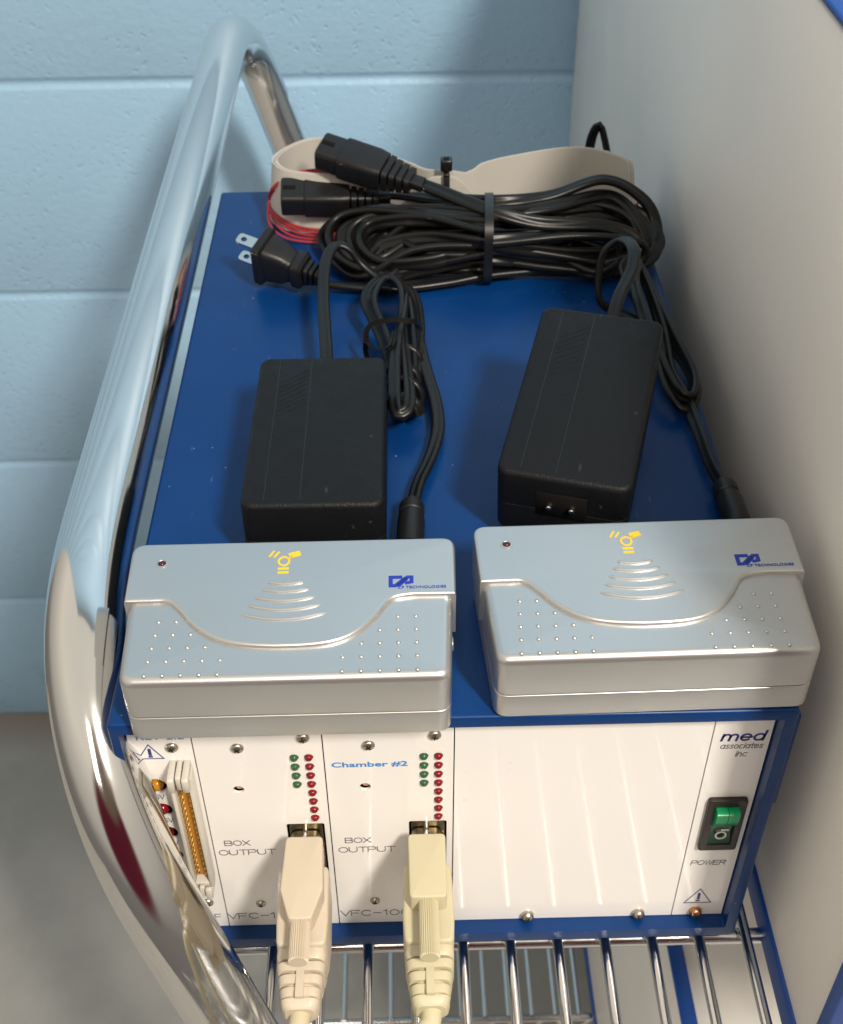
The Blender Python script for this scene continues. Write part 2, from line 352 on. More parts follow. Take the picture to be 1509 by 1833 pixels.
# ---- lettering: strokes
def arc(cx, cy, rx, ry, a0, a1, n=10):
    return [(cx + rx * math.cos(R(a0 + (a1 - a0) * k / n)), cy + ry * math.sin(R(a0 + (a1 - a0) * k / n))) for k in range(n + 1)]
G = {   # glyph: (advance, polylines), cap height 1
 'B': (1, [[(0, 0), (0, 1), (.6, 1)] + arc(.6, .76, .2, .24, 90, -90, 6) + [(0, .52)], [(.6, .52)] + arc(.6, .26, .24, .26, 90, -90, 6) + [(0, 0)]]),
 'O': (1.05, [arc(.45, .5, .45, .5, 0, 360, 20)]),
 'X': (.95, [[(0, 0), (.8, 1)], [(0, 1), (.8, 0)]]),
 'U': (1, [[(0, 1), (0, .35)] + arc(.4, .35, .4, .35, 180, 360, 10) + [(.8, 1)]]),
 'T': (.92, [[(0, 1), (.8, 1)], [(.4, 1), (.4, 0)]]),
 'P': (.95, [[(0, 0), (0, 1), (.55, 1)] + arc(.55, .74, .26, .26, 90, -90, 6) + [(0, .48)]]),
 'V': (.95, [[(0, 1), (.42, 0), (.84, 1)]]),
 'F': (.9, [[(0, 0), (0, 1), (.72, 1)], [(0, .52), (.6, .52)]]),
 'C': (1, [arc(.45, .5, .45, .5, 45, 315, 16)]),
 '-': (.9, [[(.05, .5), (.72, .5)]]),
 '1': (.6, [[(.05, .8), (.3, 1), (.3, 0)]]),
 '0': (1.0, [arc(.4, .5, .4, .5, 0, 360, 18)]),
 'W': (1.2, [[(0, 1), (.27, 0), (.53, 1), (.8, 0), (1.06, 1)]]),
 'E': (.92, [[(.72, 1), (0, 1), (0, 0), (.74, 0)], [(0, .52), (.62, .52)]]),
 'R': (.98, [[(0, 0), (0, 1), (.55, 1)] + arc(.55, .75, .25, .25, 90, -90, 6) + [(0, .5)], [(.4, .5), (.8, 0)]]),
 '5': (.9, [[(.68, 1), (.1, 1), (.05, .56), (.4, .62)] + arc(.38, .31, .33, .31, 80, -150, 8)]),
 '+': (.9, [[(.05, .45), (.65, .45)], [(.35, .15), (.35, .75)]]),
 ' ': (.6, []),
 'm': (1.35, [[(0, 0), (0, .7)], [(0, .38)] + arc(.28, .42, .28, .28, 180, 0, 8) + [(.56, 0)], [(.56, .38)] + arc(.84, .42, .28, .28, 180, 0, 8) + [(1.12, 0)]]),
 'e': (.95, [[(.0, .36), (.72, .36)] + arc(.36, .36, .36, .36, 0, 315, 14)]),
 'd': (.95, [arc(.36, .36, .36, .36, 0, 360, 16), [(.72, 0), (.72, 1.05)]]),
 'a': (.92, [arc(.34, .35, .34, .35, 0, 360, 14), [(.68, 0), (.68, .7)]]),
 's': (.75, [[(.52, .62), (.35, .7), (.12, .66), (.06, .52), (.2, .39), (.42, .32), (.52, .18), (.42, .03), (.2, 0), (.02, .1)]]),
 'o': (.9, [arc(.34, .35, .34, .35, 0, 360, 14)]),
 'c': (.8, [arc(.34, .35, .34, .35, 50, 310, 12)]),
 'i': (.35, [[(.1, 0), (.1, .7)], [(.1, .92), (.1, 1.0)]]),
 't': (.6, [[(.2, 1), (.2, .1), (.42, 0)], [(0, .7), (.45, .7)]]),
 'n': (.85, [[(0, 0), (0, .7)], [(0, .36)] + arc(.3, .4, .3, .3, 180, 0, 8) + [(.6, 0)]]),
}
def strokes_mb(mb, lines, w, fn, th=.00012):
    """flat raised ribbons; fn(u, v, h) -> world"""
    for L in lines:
        P = [Vector(p) for p in L]
        closed = (P[0] - P[-1]).length < 1e-6
        if closed: P = P[:-1]
        n = len(P); A = []; B = []
        for i in range(n):
            a = P[i - 1] if (i or closed) else None; b = P[(i + 1) % n] if (i < n - 1 or closed) else None
            d1 = (P[i] - a).normalized() if a is not None else None; d2 = (b - P[i]).normalized() if b is not None else None
            if d1 is None: d1 = d2
            if d2 is None: d2 = d1
            t = d1 + d2; t = t.normalized() if t.length > 1e-5 else d1; nn = Vector((-t.y, t.x)); k = 1 / max(.45, nn.dot(Vector((-d1.y, d1.x))))
            p = P[i]
            if not closed and i == 0: p = p - d1 * w * .5
            if not closed and i == n - 1: p = p + d1 * w * .5
            A.append(p + nn * w / 2 * k); B.append(p - nn * w / 2 * k)
        rs = [[fn(A[i].x, A[i].y, 0), fn(A[i].x, A[i].y, th), fn(B[i].x, B[i].y, th), fn(B[i].x, B[i].y, 0)] for i in range(n)]
        if closed: rs.append(rs[0])
        mb.rings(rs, not closed, not closed)
def text_strokes(txt, h, sx=1.0, slant=0, track=0):
    x = 0; out = []
    for ch in txt:
        adv, L = G[ch]
        for l in L: out.append([((x + px) * h * sx + py * h * slant, py * h) for px, py in l])
        x += adv + track
    return out, x * h * sx
def shift(lines, dx, dy): return [[(a + dx, b + dy) for a, b in l] for l in lines]
def font_mesh(txt, size, sx, name, mat, parent, M4, bold=0.0):
    cu = bpy.data.curves.new('t', 'FONT'); cu.body = txt; cu.size = size; cu.extrude = .00006; cu.offset = bold; cu.resolution_u = 3
    o = bpy.data.objects.new('t', cu); COL.objects.link(o)
    dg = bpy.context.evaluated_depsgraph_get(); me = bpy.data.meshes.new_from_object(o.evaluated_get(dg))
    bpy.data.objects.remove(o); bpy.data.curves.remove(cu)
    me.transform(M4 @ Matrix.Diagonal((sx, 1, 1, 1))); me.materials.clear(); me.materials.append(mat); me.name = name
    r = bpy.data.objects.new(name, me); COL.objects.link(r); r.parent = parent; return r

# ------------------------------------------------------------------ the setting

def make_wall():
    # painted concrete block courses, recessed rounded mortar joints as real relief
    s = .2032; z0 = FZ; mb = MB()
    zs = []
    top = FZ + s * 30
    J = [(-.0062, 0), (-.0045, .0006), (-.0022, .0024), (0, .0030), (.0022, .0024), (.0045, .0006), (.0062, 0)]
    prof = [(FZ - .01, 0)]
    for k in range(1, 30):
        zc = FZ + .0 + s * k + (-.0887 - (FZ + 4 * s)) 
        prof += [(zc + a, d) for a, d in J]
    prof.append((top, 0))
    vs = []; fs = []
    X0, X1 = -1.0, 2.2
    for z, d in prof: vs += [(X0, WY + d, z), (X1, WY + d, z)]
    n = len(prof)
    for i in range(n - 1): fs.append((2 * i, 2 * i + 1, 2 * i + 3, 2 * i + 2))
    vs += [(X0, WY + .15, prof[0][0]), (X1, WY + .15, prof[0][0]), (X0, WY + .15, top), (X1, WY + .15, top)]
    fs += [(2 * n, 2 * n + 1, 2 * n + 3, 2 * n + 2), (2 * n - 2, 2 * n - 1, 2 * n + 3, 2 * n + 2)]
    mb.add(vs, fs); o = mb.build('wall', wall_mat(), angle=60); o['kind'] = 'structure'
make_wall()
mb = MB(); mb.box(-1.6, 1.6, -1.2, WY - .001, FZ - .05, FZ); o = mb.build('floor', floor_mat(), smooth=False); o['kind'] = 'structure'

# ------------------------------------------------------------------ wire cart: shelves, handle
cart = root('wire_cart', 'chrome wire shelf cart with a bent tube handle under the blue electronics case', 'cart', (0, 0, -.67))
CZ = .67
def cpart(mb, name, mat, parent=None):
    mb.v = [(x, y, z + CZ) for x, y, z in mb.v] if parent is None or parent is cart else mb.v
    return mb.build(name, mat, parent or cart)
# handle: U-shaped tube leaning outwards
def make_handle():
    x0, z0, af, yf, rf, yb, rb, ab, sf = -.1224, .0040, .345, -.0032, .0726, .6680, .0587, .285, -.23
    def sl(y, d, a, k=0): return (x0 + a * d, y + k * d, z0 - d)           # d = drop below the bar
    pts = [sl(yf, d, af, sf) for d in (.62, .5, .4, .3, .22, .16, .12, .09)]
    for k in range(13):
        t = k / 12 * math.pi / 2; pts.append(sl(yf + rf * (1 - math.cos(t)), rf * (1 - math.sin(t)), af, sf))
    for y in (.1, .2, .3, .4, .5, .57): pts.append(sl(y, 0, 0))
    for k in range(13):
        t = k / 12 * math.pi / 2; pts.append(sl(yb - rb * (1 - math.sin(t)), rb * (1 - math.cos(t)), ab))
    pts += [sl(yb, d, ab) for d in (.09, .12, .18, .3, .45, .62)]
    mb = MB(); P = resample(pts, .004)
    for _ in range(60): P = [P[0]] + [P[i - 1] * .25 + P[i] * .5 + P[i + 1] * .25 for i in range(1, len(P) - 1)] + [P[-1]]
    mb.tube(P, .0143, 64)
    return cpart(mb, 'handle', M['chrome'])
make_handle()
def make_shelf(z, y0, y1, x0, x1, pitch, off):
    sh = MB()
    # edge frame with a wavy truss wire
    for y in (y0, y1):
        sh.box(x0, x0 + .003, y - .0012, y + .0012, z - .034, z)
        sh.tube([(x0, y, z - .004), (x1, y, z - .004)], .0030, 10); sh.tube([(x0, y, z - .030), (x1, y, z - .030)], .0030, 10)
        n = int((x1 - x0) / .02) * 4
        sh.tube([(x0 + (x1 - x0) * i / n, y + .001, z - .017 + .010 * math.sin(i * math.pi / 4)) for i in range(n + 1)], .0016, 8)
    for x in (x0, x1): sh.tube([(x, y0, z - .004), (x, y1, z - .004)], .0026, 10)
    s_o = cpart(sh, 'shelf_frame', M['wire'])
    x = x0 + off; proto = None
    while x < x1:
        if proto is None:
            w = MB(); w.tube([(0, y0, 0), (0, (y0 + y1) / 2, 0), (0, y1, 0)], .0023, 10); o = w.build('wire', M['wire'], s_o); proto = o
        else: o = proto.copy(); COL.objects.link(o)
        o.parent = s_o; o.location = (x, 0, z + CZ); x += pitch
    return s_o
up = make_shelf(-.1495, -.16, .64, -.0846, .80, .01952, .0218)
for yy in (.0075, .19, .40):
    r = MB(); r.tube([(-.0846, yy, -.1553), (.80, yy, -.1553)], .0032, 12); r.v = [(x, y, z + CZ) for x, y, z in r.v]; r.build('cross_rod', M['wire'], up)
lo_s = make_shelf(-.67, .232, .64, -.105, .80, .01952, .0010)
for yy in (.30, .44):
    r = MB(); r.tube([(-.105, yy, -.6758), (.80, yy, -.6758)], .0032, 12); r.v = [(x, y, z + CZ) for x, y, z in r.v]; r.build('cross_rod', M['wire'], lo_s)

# ------------------------------------------------------------------ white chambers with blue edging
def make_chamber(x0, x1, y0, y1, z0, z1, label, tw=.03):
    t = root('test_chamber', label, 'cabinet', ((x0 + x1) / 2, (y0 + y1) / 2, z0), group='white chambers with blue edging')
    w, d, h = x1 - x0, y1 - y0, z1 - z0
    b = MB(); b.box(-w / 2, w / 2, -d / 2, d / 2, 0.004, h - .004); bevel(b.build('side_panel', M['chamber'], t), .0008, 1)
    def trim(name, *bx):
        k = MB(); k.box(*bx); bevel(k.build(name, M['trim'], t), .0012, 2)
    e = .0012
    # aluminium-style corner angles painted blue: thin on the side face, wide on top and front
    trim('bottom_edge', -w / 2 - e, -w / 2 + .004, -d / 2 - e, d / 2, 0, .016)
    trim('top_edge', -w / 2 - e, -w / 2 + tw, -d / 2 - e, d / 2, h - .0025, h)
    trim('front_edge', -w / 2 - e, -w / 2 + .03, -d / 2 - .003, -d / 2 + .004, .0165, h - .0030)
    return t
ch1 = make_chamber(.1415, .50, -.054, .742, -.1575, .176, 'large white chamber with blue edging standing on the shelf right of the blue case')
ch2 = make_chamber(.1415, .50, .02, .70, -.6677, -.336, 'white chamber with blue edging on the lower shelf, seen through the wires', .008)

# ------------------------------------------------------------------ blue electronics case
XL, XR, ZB, D = -.1050, .1255, -.142, .380
case = root('electronics_case', 'blue metal electronics case with white front panels, hubs and adapters on its top', 'electronics case', (0, 0, ZB))
def C_(mb, name, mat, parent=case, **k):
    mb.v = [(x, y, z - ZB) for x, y, z in mb.v]
    return mb.build(name, mat, parent, **k)
mb = MB()
# wrapped sheet: outer rounded rectangle minus inner, from y=0 to D
def wrap(x0, x1, z0, z1, r, y): return [(px, y, pz) for px, pz in rrect(x0, x1, z0, z1, r, 6)]
t_ = .0046
ro = .0019
rs = [wrap(XL + .0010, XR - .0010, ZB + .0010, -.0010, ro, 0), ]
outer = []
for k in range(4):
    a = k / 3 * math.pi / 2; ins = .0012 * (1 - math.sin(a)); outer.append(wrap(XL + ins, XR - ins, ZB + ins, -ins, ro, .0012 * (1 - math.cos(a))))
inner_r = [wrap(XL + .0034, XR - .0046, ZB + .0066, -.0050, .0010, .0), wrap(XL + .0034, XR - .0046, ZB + .0066, -.0050, .0010, .012)]
mb.rings([inner_r[1], inner_r[0]] + outer + [wrap(XL, XR, ZB, 0, ro, D)], False, True)
shell = C_(mb, 'case_shell', M['blue'], angle=50)
mb = MB(); mb.box(XL + .003, XR - .004, .0105, .0115, ZB + .006, -.0045); C_(mb, 'inner_frame', M['hole'], smooth=False)
mb = MB(); mb.box(XR + .0002, XR + .0030, .004, .05, -.058, -.008); bevel(C_(mb, 'cover_flange', M['blue']), .0010, 2)
for fx in (XL + .03, XR - .03):
    for fy in (.03, D - .03):
        k = MB(); k.lathe([(.008, -.1472), (.009, ZB - .0002)], 20, fn=lambda x, y, z: (x + fx, y + fy, z)); C_(k, 'rubber_foot', M['rubber'])

PZ0, PZ1, PY = -.1350, -.0052, .006
def apply_cut(o, cut):
    m = o.modifiers.new('b', 'BOOLEAN'); m.object = cut; m.operation = 'DIFFERENCE'; m.solver = 'EXACT'
    dg = bpy.context.evaluated_depsgraph_get(); me = bpy.data.meshes.new_from_object(o.evaluated_get(dg))
    o.modifiers.clear(); o.data = me; cm = cut.data; bpy.data.objects.remove(cut); bpy.data.meshes.remove(cm)
    for p in me.polygons: p.use_smooth = False
def panel(x0, x1, holes=(), rects=()):
    k = MB(); k.box(x0 + .00022, x1 - .00022, PY, PY + .0010, PZ0, PZ1)
    o = C_(k, 'front_panel', M['panel'], smooth=False)
    if holes or rects:
        c = MB()
        for hx, hz, hr in holes:
            c.lathe([(hr, -.004), (hr, .004)], 24, fn=lambda x, y, z: (x + hx, z + PY, y + hz))
        for a, b_, z0, z1 in rects: c.prism(rrect(a, b_, z0, z1, .0008, 3), -.004, .004, fn=lambda x, y, z: (x, z + PY, y))
        cut = C_(c, 'cut', M['hole'], parent=None, smooth=False)
        cut.location = case.location; bpy.context.view_layer.update(); apply_cut(o, cut)
    return o
def front(dx, dz):   # panel-plane mapping for prints
    return lambda u, v, h: (dx + u, PY - h, dz + v - ZB)
def put(parent, name, mb, mat, **k): return mb.build(name, mat, parent, **k)
def on_front(o_parent, name, mat, prof, x, z, n=20, y=PY, **k):
    q = MB(); q.lathe(prof, n, fn=lambda a, b, c: (x + a, y - c, z + b - ZB)); return q.build(name, mat, o_parent, **k)
def screw(par, x, z, r=.0023, big=0):
    q = MB(); prof = [(r, 0.0000), (r, .0004), (r * .92, .0009), (r * .66, .00135), (r * .3, .0016), (r * .02, .00165)]
    if big: prof = [(p, h * 1.9) for p, h in prof]; 
    q.lathe(prof, 24, fn=lambda a, b, c: (x + a, PY - c, z + b - ZB)); hh = prof[-1][1]
    q.mi = 1; a = random.uniform(0, 90)
    for t in (a, a + 90):
        ct, st = math.cos(R(t)), math.sin(R(t)); L, w = r * .5, r * .11
        c = [(-L, -w), (L, -w), (L, w), (-L, w)]; top = hh + .00006
        q.add([(x + px * ct - py * st, PY - hz, z + px * st + py * ct - ZB) for hz in (hh * .6, top) for px, py in c],
              [(0, 1, 2, 3), (4, 5, 6, 7), (0, 1, 5, 4), (1, 2, 6, 5), (2, 3, 7, 6), (3, 0, 4, 7)])
    return q.build('screw', [M['screw'] if not big else (M['copper'] if big == 2 else M['screw']), M['slot']], par)
def dome(par, name, mat, x, z, r, h=1.0, y=PY):
    prof = [(r, -.001), (r, 0)] + [(r * math.cos(t), r * h * math.sin(t)) for t in [R(a) for a in (15, 30, 45, 60, 75, 88)]]
    return on_front(par, name, mat, prof, x, z, y=y)
def txt(par, s, x, z, h, w, mat, sx=1.0, slant=0, name='lettering', track=0.0):
    L, _ = text_strokes(s, h, sx, slant, track); q = MB(); strokes_mb(q, L, w, front(x, z)); return q.build(name, mat, par, smooth=False)
def warning(par, x, z, w, h, mat):
    q = MB(); strokes_mb(q, [[(0, 0), (w, 0), (w * .5, h), (0, 0)]], .00035, front(x, z))
    strokes_mb(q, [[(w * .5, h * .64), (w * .5, h * .30)]], .0011, front(x, z)); strokes_mb(q, [[(w * .46, h * .14), (w * .54, h * .14)]], .0008, front(x, z))
    return q.build('warning_symbol', mat, par, smooth=False)

# power / header panel, far left
LZ = (-.0412, -.0555, -.0697, -.0842); LX = -.0953
p0 = panel(-.1014, -.0795, holes=[(LX, z, .0040) for z in LZ])
for z, mt, tt in zip(LZ, ('led_a', 'led_r', 'led_d', 'led_w'), ('+5V', '+15V', '-15V', 'V')):
    dome(p0, 'indicator_led', M[mt], LX, z - .0006, .0027, 1.0, y=PY + .0015)
    if tt != 'V': txt(p0, tt, LX - .0030, z - .0076, .0024, .00028, M['ink'], .8)
screw(p0, -.0866, -.0193); screw(p0, -.0861, -.1170)
warning(p0, -.0990, -.0255, .0088, .0076, M['navy'])
txt(p0, '100F', -.0930, -.1302, .0040, .00034, M['ink'], .82)
font_mesh('REV 2.2', .0042, 1.25, 'lettering', M['ink_b'], p0, Matrix.Translation((-.0985, PY - .0001, -.0152 - ZB)) @ Matrix.Rotation(R(90), 4, 'X'))

# ribbon header connector on that panel
hd = root('header_connector', '', '')
del hd['label']; del hd['category']
bpy.data.objects.remove(hd)
q = MB(); hx0, hx1, hz0, hz1 = -.0888, -.0808, -.0975, -.0300
q.box(hx0, hx0 + .0014, PY - .0058, PY - .0002, hz0, hz1); q.box(hx1 - .0014, hx1, PY - .0058, PY - .0002, hz0, hz1)
q.box(hx0 + .0014, hx1 - .0014, PY - .0058, PY - .0002, hz1 - .0030, hz1); q.box(hx0 + .0014, hx1 - .0014, PY - .0058, PY - .0002, hz0, hz0 + .0030)
header = C_(q, 'header_connector', M['header']); bevel(header, .0003, 2)
q = MB(); q.box(hx0 + .0014, hx1 - .0014, PY - .0020, PY - .0003, hz0 + .003, hz1 - .003); q.v = [(x, y, z - ZB) for x, y, z in q.v]; q.build('connector_floor', M['amber'], header, smooth=False)
for i in range(18):
    for j in (0, 1):
        q = MB(); x = (hx0 + hx1) / 2 + (-.00145 if j == 0 else .00145); z = hz1 - .0055 - i * .00330
        q.lathe([(.00050, .0018), (.00050, .0034), (.0003, .0038)], 8, fn=lambda a, b, c: (x + a, PY - c, z + b - ZB)); q.build('pin', M['gold'], header)
for zc, sg in ((hz1, 1), (hz0, -1)):
    q = MB(); xm = (hx0 + hx1) / 2
    prof = [(0, 0), (-.0085, 0), (-.0092, -.0008), (-.0092, -.0068), (-.0075, -.0068), (-.0068, -.0035), (-.0060, -.0028), (0, -.0028)]
    for xa, xb in ((xm - .0036, xm - .0014), (xm - .0009, xm + .0009), (xm + .0014, xm + .0036)):
        cut = .0012 if abs((xa + xb) / 2 - xm) < .001 else 0
        pts = [(PY + y + cut * (y < -.004), zc + sg * (dz + .0035)) for y, dz in prof]
        n = len(pts); q.add([(xx, y, z - ZB) for xx in (xa, xb) for y, z in pts], [tuple(range(n)), tuple(range(n, 2 * n))] + [(i, (i + 1) % n, n + (i + 1) % n, n + i) for i in range(n)])
    o = q.build('ejector_latch', M['header'], header); bevel(o, .0002, 1)

# two channel panels
SOCK = (-.0660, -.1075)
def channel(x0, x1, cx, first, dz):
    gx, rx = cx - .0011 - .0001, cx + .0039
    holes = [(gx, -.0267 + dz - .00507 * k, .00165) for k in range(4)] + [(rx, -.0267 + dz - .00507 * k, .00165) for k in range(8)]
    hh = (cx - .0223, -.0444, .0020); holes.append(hh)
    p = panel(x0, x1, holes=holes, rects=[(cx - .0070, cx + .0070, SOCK[1], SOCK[0])])
    for k in range(4): dome(p, 'green_led', M['led_g'], gx, -.0267 + dz - .00507 * k, .00142, .95, y=PY - .0002)
    for k in range(8): dome(p, 'red_led', M['led_r'], rx, -.0267 + dz - .00507 * k, .00142, .95, y=PY - .0002)
    # calibration trimmer deep in its hole
    q = MB(); q.lathe([(.0013, 0), (.0013, .0012), (.0002, .0013)], 14, fn=lambda a, b, c: (hh[0] + .0004 + a, PY + .0025 - c, hh[1] + b - ZB)); q.build('trimmer', M['copper'], p)
    screw(p, cx - .0203, -.0205); screw(p, cx + .0026, -.0158); screw(p, cx - .0212, -.1185, .0019)
    txt(p, 'BOX', cx - .0310, -.0788, .0030, .00034, M['ink'], 1.10, name='lettering')
    txt(p, 'OUTPUT', cx - .0337, -.0850, .0032, .00034, M['ink'], 1.16)
    txt(p, 'VFC-100', cx - .0353, -.1298, .0038, .00036, M['ink'], 1.20)
    # D-shaped socket seen inside the opening
    q = MB(); q.prism(rrect(cx - .0062, cx + .0062, -.1068, -.0668, .0015, 3), 0, .0040, fn=lambda x, y, z: (x, PY + .0045 - z, y - ZB)); q.build('socket', M['shell'], p)
    return p
pA = channel(-.0795, -.0349, -.0440, True, 0)
pB = channel(-.0349, .0106, .0012, False, -.0008)
font_mesh('Chamber #2', .0038, 1.38, 'lettering', M['ink_b'], pB, Matrix.Translation((-.0326, PY - .0001, -.0327 - ZB)) @ Matrix.Rotation(R(90), 4, 'X'), .00007)
pC = panel(.0106, .1000)
screw(pC, .0412, -.1318, .0026, 1); screw(pC, .0862, -.1323, .0026, 1)
pD = panel(.1000, .1206, rects=[(.1044, .1176, -.0862, -.0562)])
screw(pD, .1093, -.1318, .0026, 2)
# maker's mark
L, wd = text_strokes('med', .0046, 1.0, .18, .05)
q = MB(); strokes_mb(q, L, .00085, front(.1034, -.0228)); q.build('lettering', M['navy'], pD, smooth=False)
txt(pD, 'associates', .1036, -.0272, .0028, .00030, M['ink'], .70, .15)
txt(pD, 'inc', .1094, -.0317, .0028, .00030, M['ink'], .80, .15)
txt(pD, 'POWER', .1030, -.0992, .0028, .00030, M['ink'], .96, .15)
warning(pD, .1040, -.1262, .0108, .0098, M['navy'])
# rocker switch
sw = MB(); b0 = (.1038, .1182, -.0870, -.0555)
sw.prism(rrect(b0[0], b0[1], b0[2], b0[3], .0012, 4), 0, .0020, rt=.0006, fn=lambda x, y, z: (x, PY - z, y))
sw_o = C_(sw, 'power_switch', M['bezel'])
def apply_rect(o, a, b_, z0, z1):
    c = MB(); c.box(a, b_, PY - .01, PY + .01, z0, z1); cut = C_(c, 'cut', M['hole'], parent=None, smooth=False); cut.location = case.location
    bpy.context.view_layer.update(); apply_cut(o, cut)
apply_rect(sw_o, .1066, .1155, -.0832, -.0592)
# rocker: upper lobe bulges out, lower half sits back
prof = [(-.0595, .0000), (-.0595, .0040), (-.0602, .0050), (-.0650, .0047), (-.0692, .0030), (-.0712, .0012), (-.0770, .0002), (-.0828, .0016), (-.0830, -.0020)]
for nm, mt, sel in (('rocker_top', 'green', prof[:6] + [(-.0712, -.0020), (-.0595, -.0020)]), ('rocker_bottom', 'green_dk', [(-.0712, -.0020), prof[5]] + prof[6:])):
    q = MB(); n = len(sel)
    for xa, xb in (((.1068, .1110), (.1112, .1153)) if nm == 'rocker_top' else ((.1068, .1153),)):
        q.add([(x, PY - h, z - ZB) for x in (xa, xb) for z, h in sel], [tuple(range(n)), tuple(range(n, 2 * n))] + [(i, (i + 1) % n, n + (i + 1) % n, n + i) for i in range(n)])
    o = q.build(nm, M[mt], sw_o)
q = MB(); strokes_mb(q, [arc(0, 0, .0019, .0021, 0, 360, 20)], .0006, lambda u, v, h: (.1112 + u, PY - .0014 - h + (v > 0) * .0, -.0776 + v - ZB), th=.0002); q.build('off_symbol', M['white'], sw_o)
q = MB(); strokes_mb(q, [[(-.0011, 0), (.0011, 0)]], .0006, lambda u, v, h: (.1118 + u, PY - .0028 - h, -.0722 + v - ZB), th=.0002); q.build('off_symbol', M['white'], sw_o)

# ------------------------------------------------------------------ silver hubs
def make_hub(label, loc, rz):
    t = root('data_hub', label, 'hub', loc, (0, 0, rz), 'silver hubs on the front of the case')
    base = round_poly([(-.0520, -.0308), (.0520, -.0308), (.0552, .0290), (-.0552, .0290)], [.0050, .0050, .0042, .0042], 6)
    q = MB(); q.prism(base, .0006, .0112, rb=.0010, rt=.0005); q.build('lower_shell', M['silver'], t)
    q = MB(); ins = [(x * .990, y * .985) for x, y in base]; q.prism(ins, .0105, .0125); q.build('seam', M['silver_dk'], t)
    q = MB(); q.prism(base, .0117, .0288, rt=.0030, rb=.0004, seg=7)
    cv = spline([Vector((x, y, 0)) for x, y in [(-.0537, .0031), (-.0460, .0031), (-.0405, .0028), (-.0365, -.0012), (-.0306, -.0088), (-.0228, -.0146), (-.0137, -.0174), (-.0006, -.0184), (.0129, -.0174), (.0217, -.0134), (.0288, -.0055), (.0335, .0016), (.0395, .0034), (.0460, .0035), (.0537, .0034)]], 5)
    up_ = [(p.x, p.y) for p in cv]
    up_[0] = (-.0549, .0031); up_[-1] = (.0549, .0034)
    poly = round_poly([(-.0548, .0031)], 0, 1)[:0] + up_ + round_poly([(.0549, .0034), (.0558, .0312), (-.0558, .0312), (-.0549, .0031)], [0, .005, .005, 0], 6)[1:-1]
    q.prism(poly, .0119, .0306, rt=.0014, seg=6)
    us = q.build('upper_shell', M['silver'], t)
    # raised arcs under the symbol
    for i, (hw, y, sag) in enumerate(((.0060, .0104, .0010), (.0080, .0071, .0014), (.0100, .0034, .0019), (.0120, -.0003, .0024), (.0140, -.0041, .0030))):
        a = MB(); pts = [(-.0017 + hw * u, y - sag * (1 - u * u), .0305) for u in [k / 10 - 1 for k in range(21)]]
        a.sweep(pts, [(.00060 * math.cos(R(k * 45)), .00075 * math.sin(R(k * 45))) for k in range(8)], scale=lambda s: 1 if .03 < s < .97 else .4)
        a.build('raised_arc', M['silver'], t)
    # grip dots
    rows = [(-.0283, 5, 5), (-.0224, 5, 5), (-.0167, 4, 4), (-.0110, 3, 3), (-.0052, 2, 2)]; bump_ = [(.0008, 0), (.0007, .0004), (.0004, .00068), (.00005, .0008)]
    for side in (0, 1):
        a = MB()
        for r_, (y, nl, nr) in enumerate(rows):
            for k in range((nl, nr)[side]):
                x = (-.0424 + k * .0057 - (.0004 * (4 - r_))) if side == 0 else .0414 - k * .0059
                a.lathe(bump_, 10, fn=lambda p, q_, c: (p + x, q_ + y, .0287 + c))
        a.build('grip_dots', M['silver'], t)
    # LED in a small well
    a = MB(); prof = [(.0021, .0), (.0020, .00035), (.0015, .00045), (.0012, .0001)]
    lx, ly, T = -.0445, .0207, .0306
    a.lathe(prof, 20, fn=lambda p, q_, c: (lx + p, ly + q_, T - .0001 + c)); a.build('led_bezel', M['silver'], t)
    a = MB(); a.lathe([(.00125, 0), (.0011, .0004), (.0007, .00075), (.0001, .0009)], 16, fn=lambda p, q_, c: (lx + p, ly + q_, T + .0001 + c)); a.build('led', M['led_w'], t)
    # yellow serial-bus symbol
    fl = lambda u, v, h: (-.0030 + u, .0205 + v, T + .00002 + h)
    a = MB(); strokes_mb(a, [arc(0, 0, .0018, .0021, 0, 360, 20)], .0007, fl)
    strokes_mb(a, [[(.0027, .0031), (.0043, .0036)]], .0023, fl); strokes_mb(a, [[(.0017, .0016), (.0024, .0023)]], .0007, fl)
    for k in (0, 1): strokes_mb(a, [[(-.0050 + k * .0017, .0026 - k * .0003), (-.0037 + k * .0017, .0050 - k * .0005)]], .00065, fl)
    for k in (0, 1): strokes_mb(a, [[(-.0014, -.0036 - k * .0019), (.0014, -.0036 - k * .0019)]], .0009, fl)
    a.build('bus_symbol', M['yellow'], t, smooth=False)
    # blue maker's mark
    fc = lambda u, v, h: (.0325 + u, .0064 + v, T + .00002 + h)
    a = MB()
    strokes_mb(a, [[(.0040, .0050), (.0008, .0050), (.0008, .0010), (.0024, .0010), (.0054, .0042)]], .0014, fc)
    strokes_mb(a, [[(.0036, .0012), (.0060, .0040), (.0064, .0050), (.0078, .0050), (.0078, .0026), (.0062, .0022)]], .0013, fc)
    a.build('logo', M['cpblue'], t, smooth=False)
    font_mesh('CP TECHNOLOGIES', .00165, 1.10, 'logo_lettering', M['cpblue'], t, Matrix.Translation((.0356, .0060, T + .0001)))
    # sockets at the back
    for k in range(3):
        a = MB(); a.box(-.028 + k * .02, -.016 + k * .02, .0300, .0315, .009, .016); a.build('port', M['hole'], t, smooth=False)
    # small side button
    a = MB(); a.lathe([(.0025, 0), (.0025, .0007), (.0019, .0010)], 16, fn=lambda p, q_, c: (.0528 + c, -.006 + p, .016 + q_)); a.build('side_button', M['silver'], t)
    return t
hub1 = make_hub('silver hub overhanging the front edge of the case beside the chrome handle', (-.0433, .0240, .0002), R(.2))
